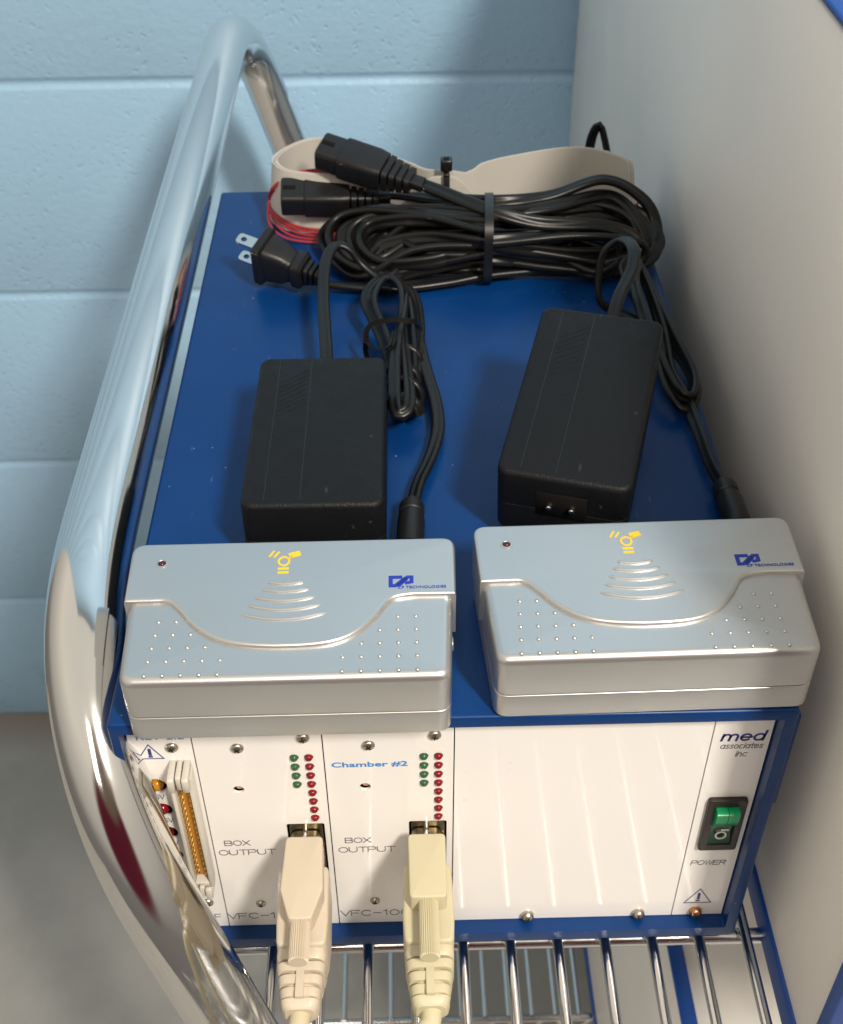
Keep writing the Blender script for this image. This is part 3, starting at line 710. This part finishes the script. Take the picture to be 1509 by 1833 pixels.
hub2 = copy_tree(hub1, label='silver hub in the front right corner of the case beside the white chamber')
hub2.location = (.0748, .0305, .0002); hub2.rotation_euler = (0, 0, R(.9))

# ------------------------------------------------------------------ cables
def fig8(r=.0016):
    p = []
    for k in range(10): t = R(-130 + 260 * k / 9); p.append((r * .92 + r * math.cos(t), r * math.sin(t)))
    for k in range(10): t = R(50 + 260 * k / 9); p.append((-r * .92 + r * math.cos(t), r * math.sin(t)))
    return p
def zipcord(paths, name, parent, r=.00185, seed=0, mat='cable', up=(0, 0, 1), tw=1.0):
    rnd = random.Random(seed)
    q = MB(); 
    for pts in paths:
        ph = [rnd.uniform(-1.3, 1.3) * tw for _ in range(9)]
        def twist(s, ph=ph):
            x = s * 7.99; i = int(x); f = x - i; f = f * f * (3 - 2 * f); return ph[i] * (1 - f) + ph[min(i + 1, 8)] * f
        q.sweep(resample(spline([Vector(p) for p in pts], 8), .0022), fig8(r), up=up, twist=twist)
    return q.build(name, M[mat], parent, angle=80)

def frame_to(o_loc, direction, up=(0, 0, 1)):
    d = Vector(direction).normalized(); x = d.cross(Vector(up)).normalized(); z = x.cross(d).normalized()
    return Matrix(((x.x, d.x, z.x, o_loc[0]), (x.y, d.y, z.y, o_loc[1]), (x.z, d.z, z.z, o_loc[2]), (0, 0, 0, 1)))   # local +Y along direction

def c7_connector(parent, loc, direction, up):
    """figure-8 mains connector: face at local y=0, body to +Y, ribbed strain relief"""
    Mx = frame_to(loc, direction, up)
    def f(x, y, z): v = Mx @ Vector((x, z, y)); return tuple(v)
    q = MB()
    def sec(w, h, r): return rrect(-w, w, -h, h, r, 4)
    head = [(.0078, .0060, .0024, 0), (.0084, .0066, .0028, .0007), (.0084, .0066, .0028, .0118), (.0090, .0071, .0028, .0122), (.0092, .0073, .0028, .0132), (.0092, .0072, .0028, .030), (.0084, .0068, .0028, .0350)]
    q.rings([[f(a, b, y) for a, b in sec(w, h, r)] for w, h, r, y in head])
    y = .0350
    for k in range(4):
        w = .0080 - k * .0006; h = .0062 - k * .0005
        q.rings([[f(a, b, yy) for a, b in sec(w * s, h * s, .0022)] for yy, s in ((y + .0000, .72), (y + .0010, .74), (y + .0011, 1), (y + .0037, .98), (y + .0038, .7))]); y += .0038
    q.rings([[f(a, b, yy) for a, b in sec(.0036, .0026, .0015)] for yy in (y - .001, y + .006)])
    c = q.build('connector', M['blk2'], parent, angle=40)
    q = MB(); q.mi = 0
    for sx in (-1, 1): q.lathe([(.0020, -.0002), (.0020, .0006)], 16, fn=lambda a, b, cc: f(sx * .0035 + a, b, cc))
    o = q.build('contact_hole', M['hole'], c)
    # polarising groove on top
    q = MB(); pts = [(-.0013, .0064), (.0013, .0064), (.0013, .0068), (-.0013, .0068)]
    q.rings([[f(a, b, yy) for a, b in pts] for yy in (.0010, .0075)]); q.build('groove', M['hole'], c)
    return Mx @ Vector((0, y + .005, 0))

cordA = root('power_cord', 'black power cord with a two-pin plug lying on the blue case top', 'power cord', (.0384, .2880, .001), group='black power cords bundled with one tie')
cordB = root('power_cord', 'black power cord whose end connector rests against the beige ribbon cable', 'power cord', (.0390, .2920, .001), group='black power cords bundled with one tie')
def rel(o, pts): return [tuple(Vector(p) - Vector(o.location)) for p in pts]
lead_a = [(-0.0148, 0.3307, 0.0220), (0.0081, 0.3130, 0.0280), (0.0379, 0.2967, 0.0340), (0.0689, 0.3012, 0.0340), (0.0980, 0.3105, 0.0380), (0.1185, 0.3080, 0.0280), (0.1250, 0.2994, 0.0160), (0.1182, 0.2794, 0.0100), (0.0908, 0.2802, 0.0060), (0.0385, 0.2821, 0.0060), (0.0016, 0.2800, 0.0080), (-0.0262, 0.2788, 0.0080), (-0.0398, 0.2956, 0.0120), (-0.0377, 0.3106, 0.0180), (-0.0204, 0.3104, 0.0240), (0.0076, 0.2936, 0.0300), (0.0375, 0.2812, 0.0330)]
loop_c = [(0.0378, 0.2871, 0.0310), (0.0682, 0.2933, 0.0320), (0.1010, 0.3091, 0.0300), (0.1151, 0.2944, 0.0220), (0.1160, 0.2842, 0.0120), (0.0962, 0.2798, 0.0080), (0.0380, 0.2788, 0.0160), (0.0070, 0.2737, 0.0140), (-0.0150, 0.2780, 0.0120), (-0.0247, 0.2906, 0.0160), (-0.0182, 0.3020, 0.0200), (0.0075, 0.2905, 0.0280), (0.0370, 0.2750, 0.0310)]
loop_d = [(0.0394, 0.3003, 0.0280), (0.0636, 0.3015, 0.0300), (0.0951, 0.3060, 0.0280), (0.1113, 0.2974, 0.0220), (0.1100, 0.2865, 0.0140), (0.0817, 0.2791, 0.0140), (0.0374, 0.2733, 0.0240), (0.0102, 0.2877, 0.0200), (-0.0122, 0.2921, 0.0140), (-0.0222, 0.2897, 0.0080), (-0.0320, 0.2932, 0.0100), (-0.0325, 0.3053, 0.0160), (-0.0119, 0.3080, 0.0220), (0.0132, 0.2953, 0.0260), (0.0371, 0.2751, 0.0290)]
loop_e = [(0.0387, 0.2845, 0.0040), (0.0688, 0.2823, 0.0040), (0.1023, 0.2811, 0.0040), (0.1221, 0.2919, 0.0060), (0.1270, 0.3017, 0.0100), (0.1203, 0.3145, 0.0160), (0.0929, 0.3079, 0.0240), (0.0628, 0.2919, 0.0280), (0.0372, 0.2787, 0.0330)]
loop_f = [(0.0371, 0.2724, 0.0260), (0.0640, 0.2747, 0.0260), (0.0971, 0.2771, 0.0240), (0.1145, 0.2791, 0.0180), (0.1095, 0.2770, 0.0100), (0.0731, 0.2756, 0.0140), (0.0377, 0.2755, 0.0200), (0.0016, 0.2777, 0.0180), (-0.0235, 0.2767, 0.0060), (-0.0363, 0.2893, 0.0060), (-0.0447, 0.3117, 0.0080), (-0.0326, 0.3202, 0.0140), (-0.0034, 0.3114, 0.0220), (0.0383, 0.2910, 0.0320)]
plug_lead = [(-0.0500, 0.2735, 0.0065), (-0.0372, 0.2699, 0.0045), (-0.0097, 0.2674, 0.0040), (0.0181, 0.2723, 0.0040), (0.0383, 0.2765, 0.0050), (0.0743, 0.2815, 0.0050), (0.1047, 0.2806, 0.0080), (0.1212, 0.2917, 0.0140), (0.1196, 0.3039, 0.0200), (0.1009, 0.3061, 0.0260), (0.0629, 0.2939, 0.0300), (0.0379, 0.2856, 0.0340), (0.0078, 0.3049, 0.0260), (-0.0205, 0.3079, 0.0200), (-0.0291, 0.2973, 0.0140), (-0.0151, 0.2784, 0.0080), (0.0126, 0.2770, 0.0120), (0.0376, 0.2731, 0.0180)]
lead_b = [(-0.0053, 0.3154, 0.0380), (0.0156, 0.2968, 0.0370), (0.0369, 0.2848, 0.0365), (0.0616, 0.2802, 0.0310), (0.0952, 0.2847, 0.0260), (0.1118, 0.2811, 0.0200), (0.1064, 0.2763, 0.0120), (0.0736, 0.2783, 0.0100), (0.0379, 0.2769, 0.0140)]
def random_loop(seed):
    r = random.Random(seed); c = (.2875, .0185)
    def tp(): a = r.uniform(0, 6.28); d = math.sqrt(r.random()); return c[0] + .0155 * d * math.cos(a), c[1] + .0130 * d * math.sin(a)
    (y1, z1), (y2, z2), (y3, z3) = tp(), tp(), tp(); xr = r.uniform(.098, .120); xl = r.uniform(-.034, -.008)
    s = r.uniform(.004, .012)
    return [(.0385, y1, z1), (.070, y1 + s * .6, z1 * .9 + .001), (xr - .012, max(y1, y2) + s * .8, .020), (xr, (y1 + y2) / 2, .013), (xr - .012, min(y1, y2) - s * .5, max(.004, z2 * .5)), (.070, y2 - s * .5, max(.004, z2 * .8)), (.0385, y2, z2),
            (.008, y2 - s * .6, max(.004, z2 * .8)), (xl + .010, min(y2, y3) - s * .7, max(.004, z2 * .5)), (xl, (y2 + y3) / 2, .010), (xl + .010, max(y2, y3) + s * .8, .014), (.008, y3 + s * .5, z3 * .9), (.0385, y3, z3)]
endA = c7_connector(cordA, Vector((-.0655, .3262, .0240)) - Vector(cordA.location), (1, .02, -.03), (0, -.35, 1))
endB = c7_connector(cordB, Vector((-.0440, .3310, .0465)) - Vector(cordB.location), (.93, -.36, -.18), (.05, -.35, 1))
wA, wB = Vector(cordA.location) + endA, Vector(cordB.location) + endB
lead_a = [wA - Vector((.006, 0, 0)), wA + Vector((.008, -.002, .001))] + lead_a[2:]
lead_b = [wB + Vector((-.0055, .0020, .001)), wB + Vector((.006, -.003, -.001))] + lead_b[2:]
zipcord([rel(cordA, p) for p in (plug_lead, lead_a, loop_c, random_loop(11), random_loop(12))], 'cable', cordA, seed=3, tw=.8)
zipcord([rel(cordB, p) for p in (lead_b, loop_d, loop_e, loop_f, random_loop(21), random_loop(22), random_loop(27))], 'cable', cordB, seed=5, tw=.8)
# two-pin plug
def make_plug(parent, loc, direction, up):
    Mx = frame_to(Vector(loc) - parent.location, direction, up)
    f = lambda x, y, z: tuple(Mx @ Vector((x, z, y)))
    sec = lambda w, h, r: rrect(-w, w, -h, h, r, 3)
    q = MB()
    q.rings([[f(a, b, y) for a, b in sec(w, h, r)] for w, h, r, y in ((.0118, .0088, .002, 0), (.0125, .0095, .0025, .0008), (.0125, .0095, .0025, .0040), (.0118, .0088, .0025, .0046), (.0108, .0080, .003, .0050), (.0092, .0070, .003, .014), (.0070, .0062, .003, .0175), (.0066, .0060, .003, .0185), (.0080, .0070, .003, .0200), (.0082, .0070, .003, .0235), (.0068, .0062, .003, .0250))])
    y = .0250
    for k in range(4):
        w = .0056 - k * .0006
        q.rings([[f(a, b, yy) for a, b in sec(w * s, w * .85 * s, .0018)] for yy, s in ((y, .7), (y + .0008, .72), (y + .0009, 1), (y + .0026, .98), (y + .0027, .7))]); y += .0027
    p = q.build('plug', M['blk2'], parent, angle=40)
    for sx in (-1, 1):
        q = MB(); o2 = round_poly([(-.0031, -.0120), (.0031, -.0120), (.0032, .001), (-.0032, .001)], [.002, .002, 0, 0], 4)
        q.prism(o2, -.0007, .0007, fn=lambda a, b, c: f(sx * .0063 + c, a, b))
        o = q.build('prong', M['prong'], p)
        c = MB(); c.lathe([(.0015, -.003), (.0015, .003)], 16, fn=lambda a, b, cc: f(sx * .0063 + cc, a, b - .0084))
        cut = c.build('cut', M['hole']); 
        m = o.modifiers.new('b', 'BOOLEAN'); o.parent = None; bpy.context.view_layer.update(); apply_cut(o, cut); o.parent = p
make_plug(cordA, (-.0735, .2800, .0165), (.86, -.38, -.16), (.45, .88, .30))

# ties
def ring_tie(name, label, c, ry, rz, w, th, tilt=0, headpos=None, mat='tie', cat='cable tie', hs=.0028):
    t = root(name, label, cat, c)
    q = MB(); n = 40; prof = [(-w / 2, 0), (w / 2, 0), (w / 2, th), (-w / 2, th)]
    rs = []
    for k in range(n):
        a = 2 * math.pi * k / n; e = .72
        cy = math.copysign(abs(math.cos(a)) ** e, math.cos(a)); cz = math.copysign(abs(math.sin(a)) ** e, math.sin(a))
        rs.append([(x + tilt * cy * ry, cy * (ry + d), cz * (rz + d)) for x, d in prof])
    rs.append(rs[0]); q.rings(rs, False, False); q.build('strap', M[mat], t)
    if headpos:
        q = MB(); x, y, z = headpos; q.box(x - hs, x + hs, y - hs, y + hs, z - hs, z + hs); bevel(q.build('tie_head', M[mat], t), .0006, 2)
        q = MB(); q.box(x - hs * .55, x + hs * .55, y - hs * .5, y + hs * .3, z + hs - .0002, z + hs + .0004); q.build('slot', M['hole'], t, smooth=False)
    return t
ring_tie('cable_tie', 'black cable tie cinched round the middle of the bundled power cords', (.0390, .2875, .0192), .0196, .0188, .0042, .0013, .06, (0, .020, -.004))

# ------------------------------------------------------------------ ribbon cable coil standing behind
rib = root('ribbon_cable', 'beige ribbon cable with red edge wires coiled behind the black power cords', 'ribbon cable', (.025, .345, 0))
plan = [(-.0690, .350), (-.0645, .3355), (-.050, .3290), (-.028, .3270), (-.005, .3250), (.018, .3225), (.050, .3245), (.085, .3250), (.107, .3200), (.1155, .3210), (.1170, .331), (.112, .3420), (.0975, .3520), (.080, .3530), (.050, .3430), (.018, .3290), (-.012, .3500), (-.040, .3690), (-.056, .3680)]
def ribbon_layer(off, h0, h1, flare):
    pts = [Vector((x, y, 0)) for x, y in plan]; c = Vector((.025, .340, 0))
    P = spline([c + (p - c) * (1 + off) for p in pts], 8, closed=True); n = len(P)
    rs = []
    for i in range(n):
        t = (P[(i + 1) % n] - P[i - 1]).normalized(); nn = Vector((t.y, -t.x, 0))    # outward for this winding
        fl = flare * max(0, min(1, (-.02 - P[i].x) / .04)) * (1 if P[i].y < .36 else .3)
        a = P[i] + nn * fl; b = P[i]
        fr = max(0, min(1, (P[i].x + .035) / .03)) * max(0, min(1, (.337 - P[i].y) / .008)) * max(0, min(1, abs(P[i].x - .018) / .02 - .2)); fr = fr * fr * (3 - 2 * fr)
        h1_ = h1 - .017 * fr
        def pt(p, d, z): v = p + nn * d; return (v.x - .025, v.y - .345, z)
        rs.append([pt(a, -.0004, h0), pt(a, .0004, h0), pt(a.lerp(b, .5), .0005, (h0 + h1_) / 2), pt(b, .0004, h1_), pt(b, -.0004, h1_), pt(a.lerp(b, .5), -.0003, (h0 + h1_) / 2)])
    return rs, P
band = None
for k, (off, h0, h1, fl) in enumerate(((0, .0060, .0355, .003), (-.012, .008, .0350, .002), (.012, .0030, .0350, .004))):
    rs, P = ribbon_layer(off, h0, h1, fl); q = MB(); q.rings(rs + [rs[0]], False, False); o = q.build('ribbon_band', M['ribbon'], rib, angle=60)
# red edge conductors wrapped round the near left bulge
rw = [[(590, 303, 33), (535, 312, 33), (503, 340, 24), (493, 375, 12), (500, 408, 4), (540, 428, 1), (600, 434, 1), (680, 436, 1)]]
base_r = [(-.0395, .3350, .0345), (-.0535, .3330, .0335), (-.0668, .3370, .0250), (-.0722, .3450, .0140), (-.0710, .3370, .0060), (-.0600, .3260, .0030), (-.0430, .3220, .0020), (-.0200, .3210, .0020)]
for k in range(5):
    q = MB(); pts = [Vector(p) + Vector((-.0008 * k + .0017 * math.sin(i * 1.3 + k), -.0012 * k * (1 if i > 3 else -.1), .0011 * (4 - k) * (1 if i > 3 else -.7))) for i, p in enumerate(base_r)]
    q.tube(resample(spline([p - Vector((.025, .345, 0)) for p in pts], 8), .002), .00062, 8); q.build('red_wire', M['red'], rib)
q = MB(); q.tube(resample(spline([Vector(p) - Vector((.025, .345, 0)) for p in ((.09, .3225, .010), (.108, .3165, .016), (.1180, .3190, .020), (.1200, .331, .022))], 8), .002), .0007, 8); q.build('red_wire', M['red'], rib)
tt = root('ribbon_tie', 'black cable tie with a square head pinching the beige ribbon cable', 'cable tie', (.0195, .326, .018), group=None)
q = MB(); n = 4
q.box(-.0016, .0016, -.0068, -.0056, -.014, .020); q.box(-.0016, .0016, .0046, .0058, -.014, .020); q.box(-.0016, .0016, -.0068, .0058, .0182, .0194); bevel(q.build('strap', M['tie'], tt), .0003, 1)
q = MB(); q.box(-.0030, .0030, -.0030, .0030, .0194, .0254); bevel(q.build('tie_head', M['tie'], tt), .0007, 2)
q = MB(); q.box(-.0016, .0016, -.0035, -.0030, .0204, .0236); q.box(-.0014, .0014, -.0018, .0012, .0254, .0256); q.build('slot', M['hole'], tt, smooth=False)

# black cord loop standing behind the ribbon
lp = root('black_cord', 'short black cord loop sticking up behind the beige ribbon cable', 'cord', (.104, .368, 0))
zipcord([[(-.006, .004, .004), (-.0055, .002, .018), (-.0045, 0, .034), (-.0015, -.002, .0425), (.0015, -.003, .036), (.005, -.004, .022), (.0075, -.005, .006)]], 'cable', lp, .0014, 2, tw=.2)

# ------------------------------------------------------------------ power adapters
def make_adapter(label, corners, coil, cable, plug_dir, group='black power adapters on the case', iz=0.0):
    fl, fr, bl, br = [Vector(c) for c in corners]         # top face corners, front-left first
    cen = (fl + fr + bl + br) / 4
    yax = ((bl + br) / 2 - (fl + fr) / 2); L = yax.length; yax.normalize()
    xax = ((fr + br) / 2 - (fl + bl) / 2); Wd = xax.length; xax = (xax - yax * xax.dot(yax)).normalized(); zax = xax.cross(yax)
    H = .0325
    o = root('power_adapter', label, 'power adapter', cen - zax * H, group=group)
    o.rotation_euler = Matrix((xax, yax, zax)).transposed().to_euler()
    w, l = Wd / 2, L / 2
    q = MB(); out_ = rrect(-w, w, -l, l, .0045, 6)
    q.prism(out_, .0002, .0150, rb=.0018, rt=.0002); q.prism([(x * .994, y * .997) for x, y in out_], .0148, .0154); q.prism(out_, .0152, H, rt=.0022, rb=.0002, seg=6)
    b = q.build('body', M['blk'], o)
    # fine raised label frame and ridges on the lid
    q = MB(); hh = lambda u, v, h: (u, v, H - .00003 + h)
    strokes_mb(q, [[(-w + .0085, l - .003), (-w + .0085, -l + .003)], [(-w + .0215, l - .003), (-w + .0215, -l + .003)]], .00028, hh, .00010); q.build('lid_line', M['tie'], b, smooth=False)
    q = MB()
    for k in range(8):
        y = l - .012 - k * .0032; strokes_mb(q, [[(-w + .0100, y - .006), (-w + .0200, y + .002)]], .0006, hh, .00010)
    q.build('vent_ridges', M['blk'], b, smooth=False)
    # mains inlet in the front end
    q = MB(); q.box(-.0095, .0095, -l - .0003, -l + .001, .0120 + iz, .0245 + iz); bevel(q.build('inlet', M['hole'], o), .0004, 1)
    for sx in (-1, 1):
        q = MB(); q.lathe([(.0012, 0), (.0012, .0018), (.0008, .0022)], 12, fn=lambda a, b_, c: (sx * .0042 + a, -l - .0002 - c, .0185 + iz + b_)); q.build('inlet_pin', M['prong'], o)
    bpy.context.view_layer.update(); inv = o.matrix_basis.inverted()
    zipcord([[tuple(inv @ Vector(p)) for p in c_] for c_ in ([cable, coil] if coil else [cable])], 'dc_cable', o, .0015, 9, tw=.5)
    # exit sleeve
    q = MB(); q.tube([inv @ Vector(cable[0]), inv @ (Vector(cable[0]).lerp(Vector(cable[1]), .5))], .0026, 12); q.build('strain_relief', M['blk2'], o)
    a, c = Vector(plug_dir[0]), Vector(plug_dir[1]); d = (c - a).normalized(); Mx = inv @ frame_to(a, d)
    q = MB(); q.lathe([(.0030, -.004), (.0034, -.0015), (.0048, -.0010), (.0050, .0), (.0050, .0035), (.0044, .0040), (.0044, .0050), (.0050, .0055), (.0053, .008), (.0053, .020), (.0048, .0225), (.0028, .0228), (.0028, .032)], 24, fn=lambda x, y, z: tuple(Mx @ Vector((x, z, y)))); q.build('dc_plug', M['blk2'], o)
    return o
dcl = [(-0.0378, 0.1680, 0.0120), (-0.0378, 0.1880, 0.0170), (-0.0388, 0.2043, 0.0190), (-0.0405, 0.2309, 0.0220), (-0.0400, 0.2543, 0.0260), (-0.0358, 0.2665, 0.0280), (-0.0293, 0.2672, 0.0260), (-0.0228, 0.2651, 0.0180), (-0.0122, 0.2592, 0.0120), (-0.0002, 0.2510, 0.0120), (0.0033, 0.2262, 0.0120), (0.0021, 0.1971, 0.0100), (-0.0008, 0.1744, 0.0080), (-0.0039, 0.1610, 0.0060), (-0.0085, 0.1646, 0.0050), (-0.0085, 0.1789, 0.0080), (-0.0123, 0.2035, 0.0120), (-0.0178, 0.2238, 0.0140), (-0.0213, 0.2376, 0.0160), (-0.0168, 0.2492, 0.0180), (-0.0081, 0.2564, 0.0160), (-0.0004, 0.2344, 0.0160), (0.0008, 0.2045, 0.0140), (0.0003, 0.1827, 0.0080), (-0.0028, 0.1577, 0.0100), (-0.0078, 0.1570, 0.0100), (-0.0080, 0.1829, 0.0140), (-0.0121, 0.2065, 0.0160), (-0.0177, 0.2285, 0.0200), (-0.0120, 0.2482, 0.0200), (-0.0042, 0.2378, 0.0200), (-0.0041, 0.2062, 0.0160), (-0.0019, 0.1602, 0.0150), (-0.0047, 0.1520, 0.0130), (-0.0080, 0.1549, 0.0140), (-0.0077, 0.1899, 0.0180), (-0.0039, 0.2216, 0.0180), (-0.0022, 0.2394, 0.0160), (0.0011, 0.2215, 0.0120), (0.0055, 0.1912, 0.0080), (0.0092, 0.1686, 0.0060), (0.0096, 0.1501, 0.0050), (0.0058, 0.1315, 0.0050), (0.0009, 0.1156, 0.0055), (-0.0020, 0.1010, 0.0056)]
dcr = [(0.0770, 0.1600, 0.0250), (0.0830, 0.1790, 0.0330), (0.0885, 0.1950, 0.0400), (0.0968, 0.2129, 0.0440), (0.0989, 0.2280, 0.0460), (0.0957, 0.2415, 0.0420), (0.0892, 0.2423, 0.0360), (0.0871, 0.2394, 0.0260), (0.0883, 0.2345, 0.0140), (0.0980, 0.2341, 0.0080), (0.1113, 0.2192, 0.0080), (0.1213, 0.1945, 0.0060), (0.1226, 0.1745, 0.0050), (0.1151, 0.1604, 0.0050), (0.1082, 0.1721, 0.0100), (0.1071, 0.2054, 0.0140), (0.1041, 0.2440, 0.0140), (0.1025, 0.2613, 0.0160), (0.1081, 0.2640, 0.0180), (0.1133, 0.2436, 0.0140), (0.1179, 0.2081, 0.0120), (0.1226, 0.1829, 0.0080), (0.1189, 0.1663, 0.0080), (0.1127, 0.1678, 0.0100), (0.1079, 0.1875, 0.0140), (0.1048, 0.2178, 0.0180), (0.1048, 0.2440, 0.0200), (0.1103, 0.2524, 0.0180), (0.1136, 0.2129, 0.0120), (0.1131, 0.1876, 0.0080), (0.1163, 0.1712, 0.0060), (0.1185, 0.1466, 0.0050), (0.1192, 0.1242, 0.0050), (0.1212, 0.1090, 0.0055)]
make_adapter('black power adapter lying flat and straight behind the hub next to the chrome handle', [(-.0645, .0722, .0327), (-.0117, .0708, .0327), (-.0628, .1655, .0327), (-.0119, .1658, .0327)], [(-.0040 + .0062 * math.cos(t), .1570 + .0021 * t / 1.05, .0080 + .0062 * math.sin(t)) for t in [k * math.pi / 4 for k in range(34)]], dcl, ((-.0022, .1000, .0056), (-.0030, .0830, .0056)), iz=-.0095)
make_adapter('black power adapter lying askew with its rear raised, near the white chamber', [(.0277, .0825, .0375), (.0759, .0700, .0375), (.0535, .1702, .0520), (.1007, .1590, .0520)], 0, dcr, ((.1214, .1075, .0056), (.1220, .0880, .0056)))
# wire twist tie round the coiled lead
tw_pts = [(-0.0209, 0.2045, 0.0100), (-0.0195, 0.2073, 0.0200), (-0.0095, 0.2064, 0.0240), (0.0009, 0.2078, 0.0220), (0.0035, 0.2155, 0.0150), (0.0045, 0.213, 0.006), (0.001, 0.206, 0.002), (-.010, .204, .0015), (-0.0199, 0.2019, 0.0060), (-0.0209, 0.2025, 0.0150), (-0.0169, 0.1960, 0.0160), (-0.0103, 0.1930, 0.0190), (-.0085, .198, .023)]
tl = root('twist_tie', 'thin black twist tie wrapped round the coiled adapter lead', 'twist tie', (-.009, .205, 0))
q = MB(); q.sweep(resample(spline([Vector(p) - tl.location for p in tw_pts], 8), .0015), [(-.0011, -.0003), (.0011, -.0003), (.0011, .0003), (-.0011, .0003)]); q.build('strap', M['cable'], tl)

# ------------------------------------------------------------------ beige D-connectors on the panel
def make_dcable(label, cx, hood, cord, tapered, end):
    o = root('serial_cable', label, 'cable', (cx, 0, -.087), group='beige cables plugged into the front panels')
    def bl(mb, name, mat, parent=o, **k): return mb.build(name, mat, parent, **k)
    q = MB(); q.prism(rrect(-.0055, .0055, -.0165, .0165, .0025, 4), 0, .009, fn=lambda x, y, z: (x, PY - z, y)); q.build('metal_shell', M['shell'], o)
    # end blocks that carry the thumbscrews, one above and one below the body
    for sg in (1, -1):
        q = MB()
        if tapered: out_ = [(-.0067, .0012), (-.0076, -.0205), (-.0040, -.0322), (.0040, -.0322), (.0076, -.0205), (.0067, .0012)]
        else: out_ = [(-.0069, .0012), (-.0066, -.0250), (.0066, -.0250), (.0069, .0012)]
        out_ = round_poly(out_, .0018, 4)
        z0, z1 = (.0085, .0202) if sg > 0 else (-.0202, -.0085)
        q.prism(out_, z0, z1, rt=.0007, rb=.0007, seg=3); bl(q, 'hood_end', hood)
        q = MB(); n = 56; pr = [(.0033 + (.00024 if k % 2 else -.00024)) for k in range(n)]
        y0, y1 = (-.0315, -.0465) if tapered else (-.0245, -.0460); zc = sg * .0164
        rs = [[(pr[k] * s * math.cos(2 * math.pi * k / n), y, zc + pr[k] * s * math.sin(2 * math.pi * k / n)) for k in range(n)] for y, s in ((y0, 1), (y1 + .0004, 1), (y1, .9))]
        q.rings(rs); bl(q, 'thumbscrew', hood, smooth=False)
        q = MB(); q.lathe([(.0011, 0), (.0011, .009)], 10, fn=lambda a, b, c: (a, -.001 + c, b + sg * .0172)); q.build('screw_shaft', M['prong'], o)
    # main body, wider than the ends
    q = MB(); out_ = round_poly([(-.0088, -.0055), (-.0092, -.0270), (-.0086, -.0372), (.0086, -.0372), (.0092, -.0270), (.0088, -.0055)], .0026, 4)
    q.prism(out_, -.0115, .0115, rt=.0014, rb=.0014, seg=4); b = bl(q, 'hood', hood)
    # flared shoulder and ribbed strain relief
    q = MB()
    def sec(w, h, y, r=.0035): return [(a, y, b2) for a, b2 in rrect(-w, w, -h, h, r, 5)]
    q.rings([sec(.0084, .0098, -.0415), sec(.0086, .0094, -.0445), sec(.0080, .0086, -.0458)])
    q.rings([sec(.0060, .0064, -.0450), sec(.0052, .0052, -.0600, .003)])
    y = -.0466
    for k in range(3):
        w = .0084 - k * .0007; h = .0082 - k * .0009
        q.rings([sec(w, h, y), sec(w + .0001, h, y - .0004), sec(w - .0004, h - .0005, y - .0030), sec(w - .0009, h - .0009, y - .0031)])
        y -= .0042
    q.rings([sec(.0066, .0060, -.0588, .003), sec(.0060, .0055, -.0612, .003), sec(.0050, .0045, -.0622, .003)])
    q.box(-.0014, .0014, -.0592, -.0450, -.0064, .0078)
    bl(q, 'strain_relief', hood).location.y = .0052
    q = MB(); pts = [Vector((0, -.058, 0)), Vector((-.0004, -.066, -.0010))] + [Vector(p) for p in end]
    q.tube(resample(spline(pts, 8), .004), .0036, 16); q.build('cord', cord, o).location.y = .0052
    return o
make_dcable('beige cable with a tapered hood plugged in below the first LED columns', -.0442, M['hood'], M['cord'], True, [(-.0048, -.0745, -.004), (-.0150, -.086, -.020), (-.030, -.092, -.065), (-.016, -.090, -.20), (-.010, -.085, -.40)])
make_dcable('yellowish cable with a square hood plugged into the panel marked Chamber #2', .0006, M['hood2'], M['cord2'], False, [(-.0085, -.0730, -.003), (-.0230, -.084, -.016), (-.040, -.092, -.060), (-.020, -.090, -.20), (-.012, -.085, -.40)])
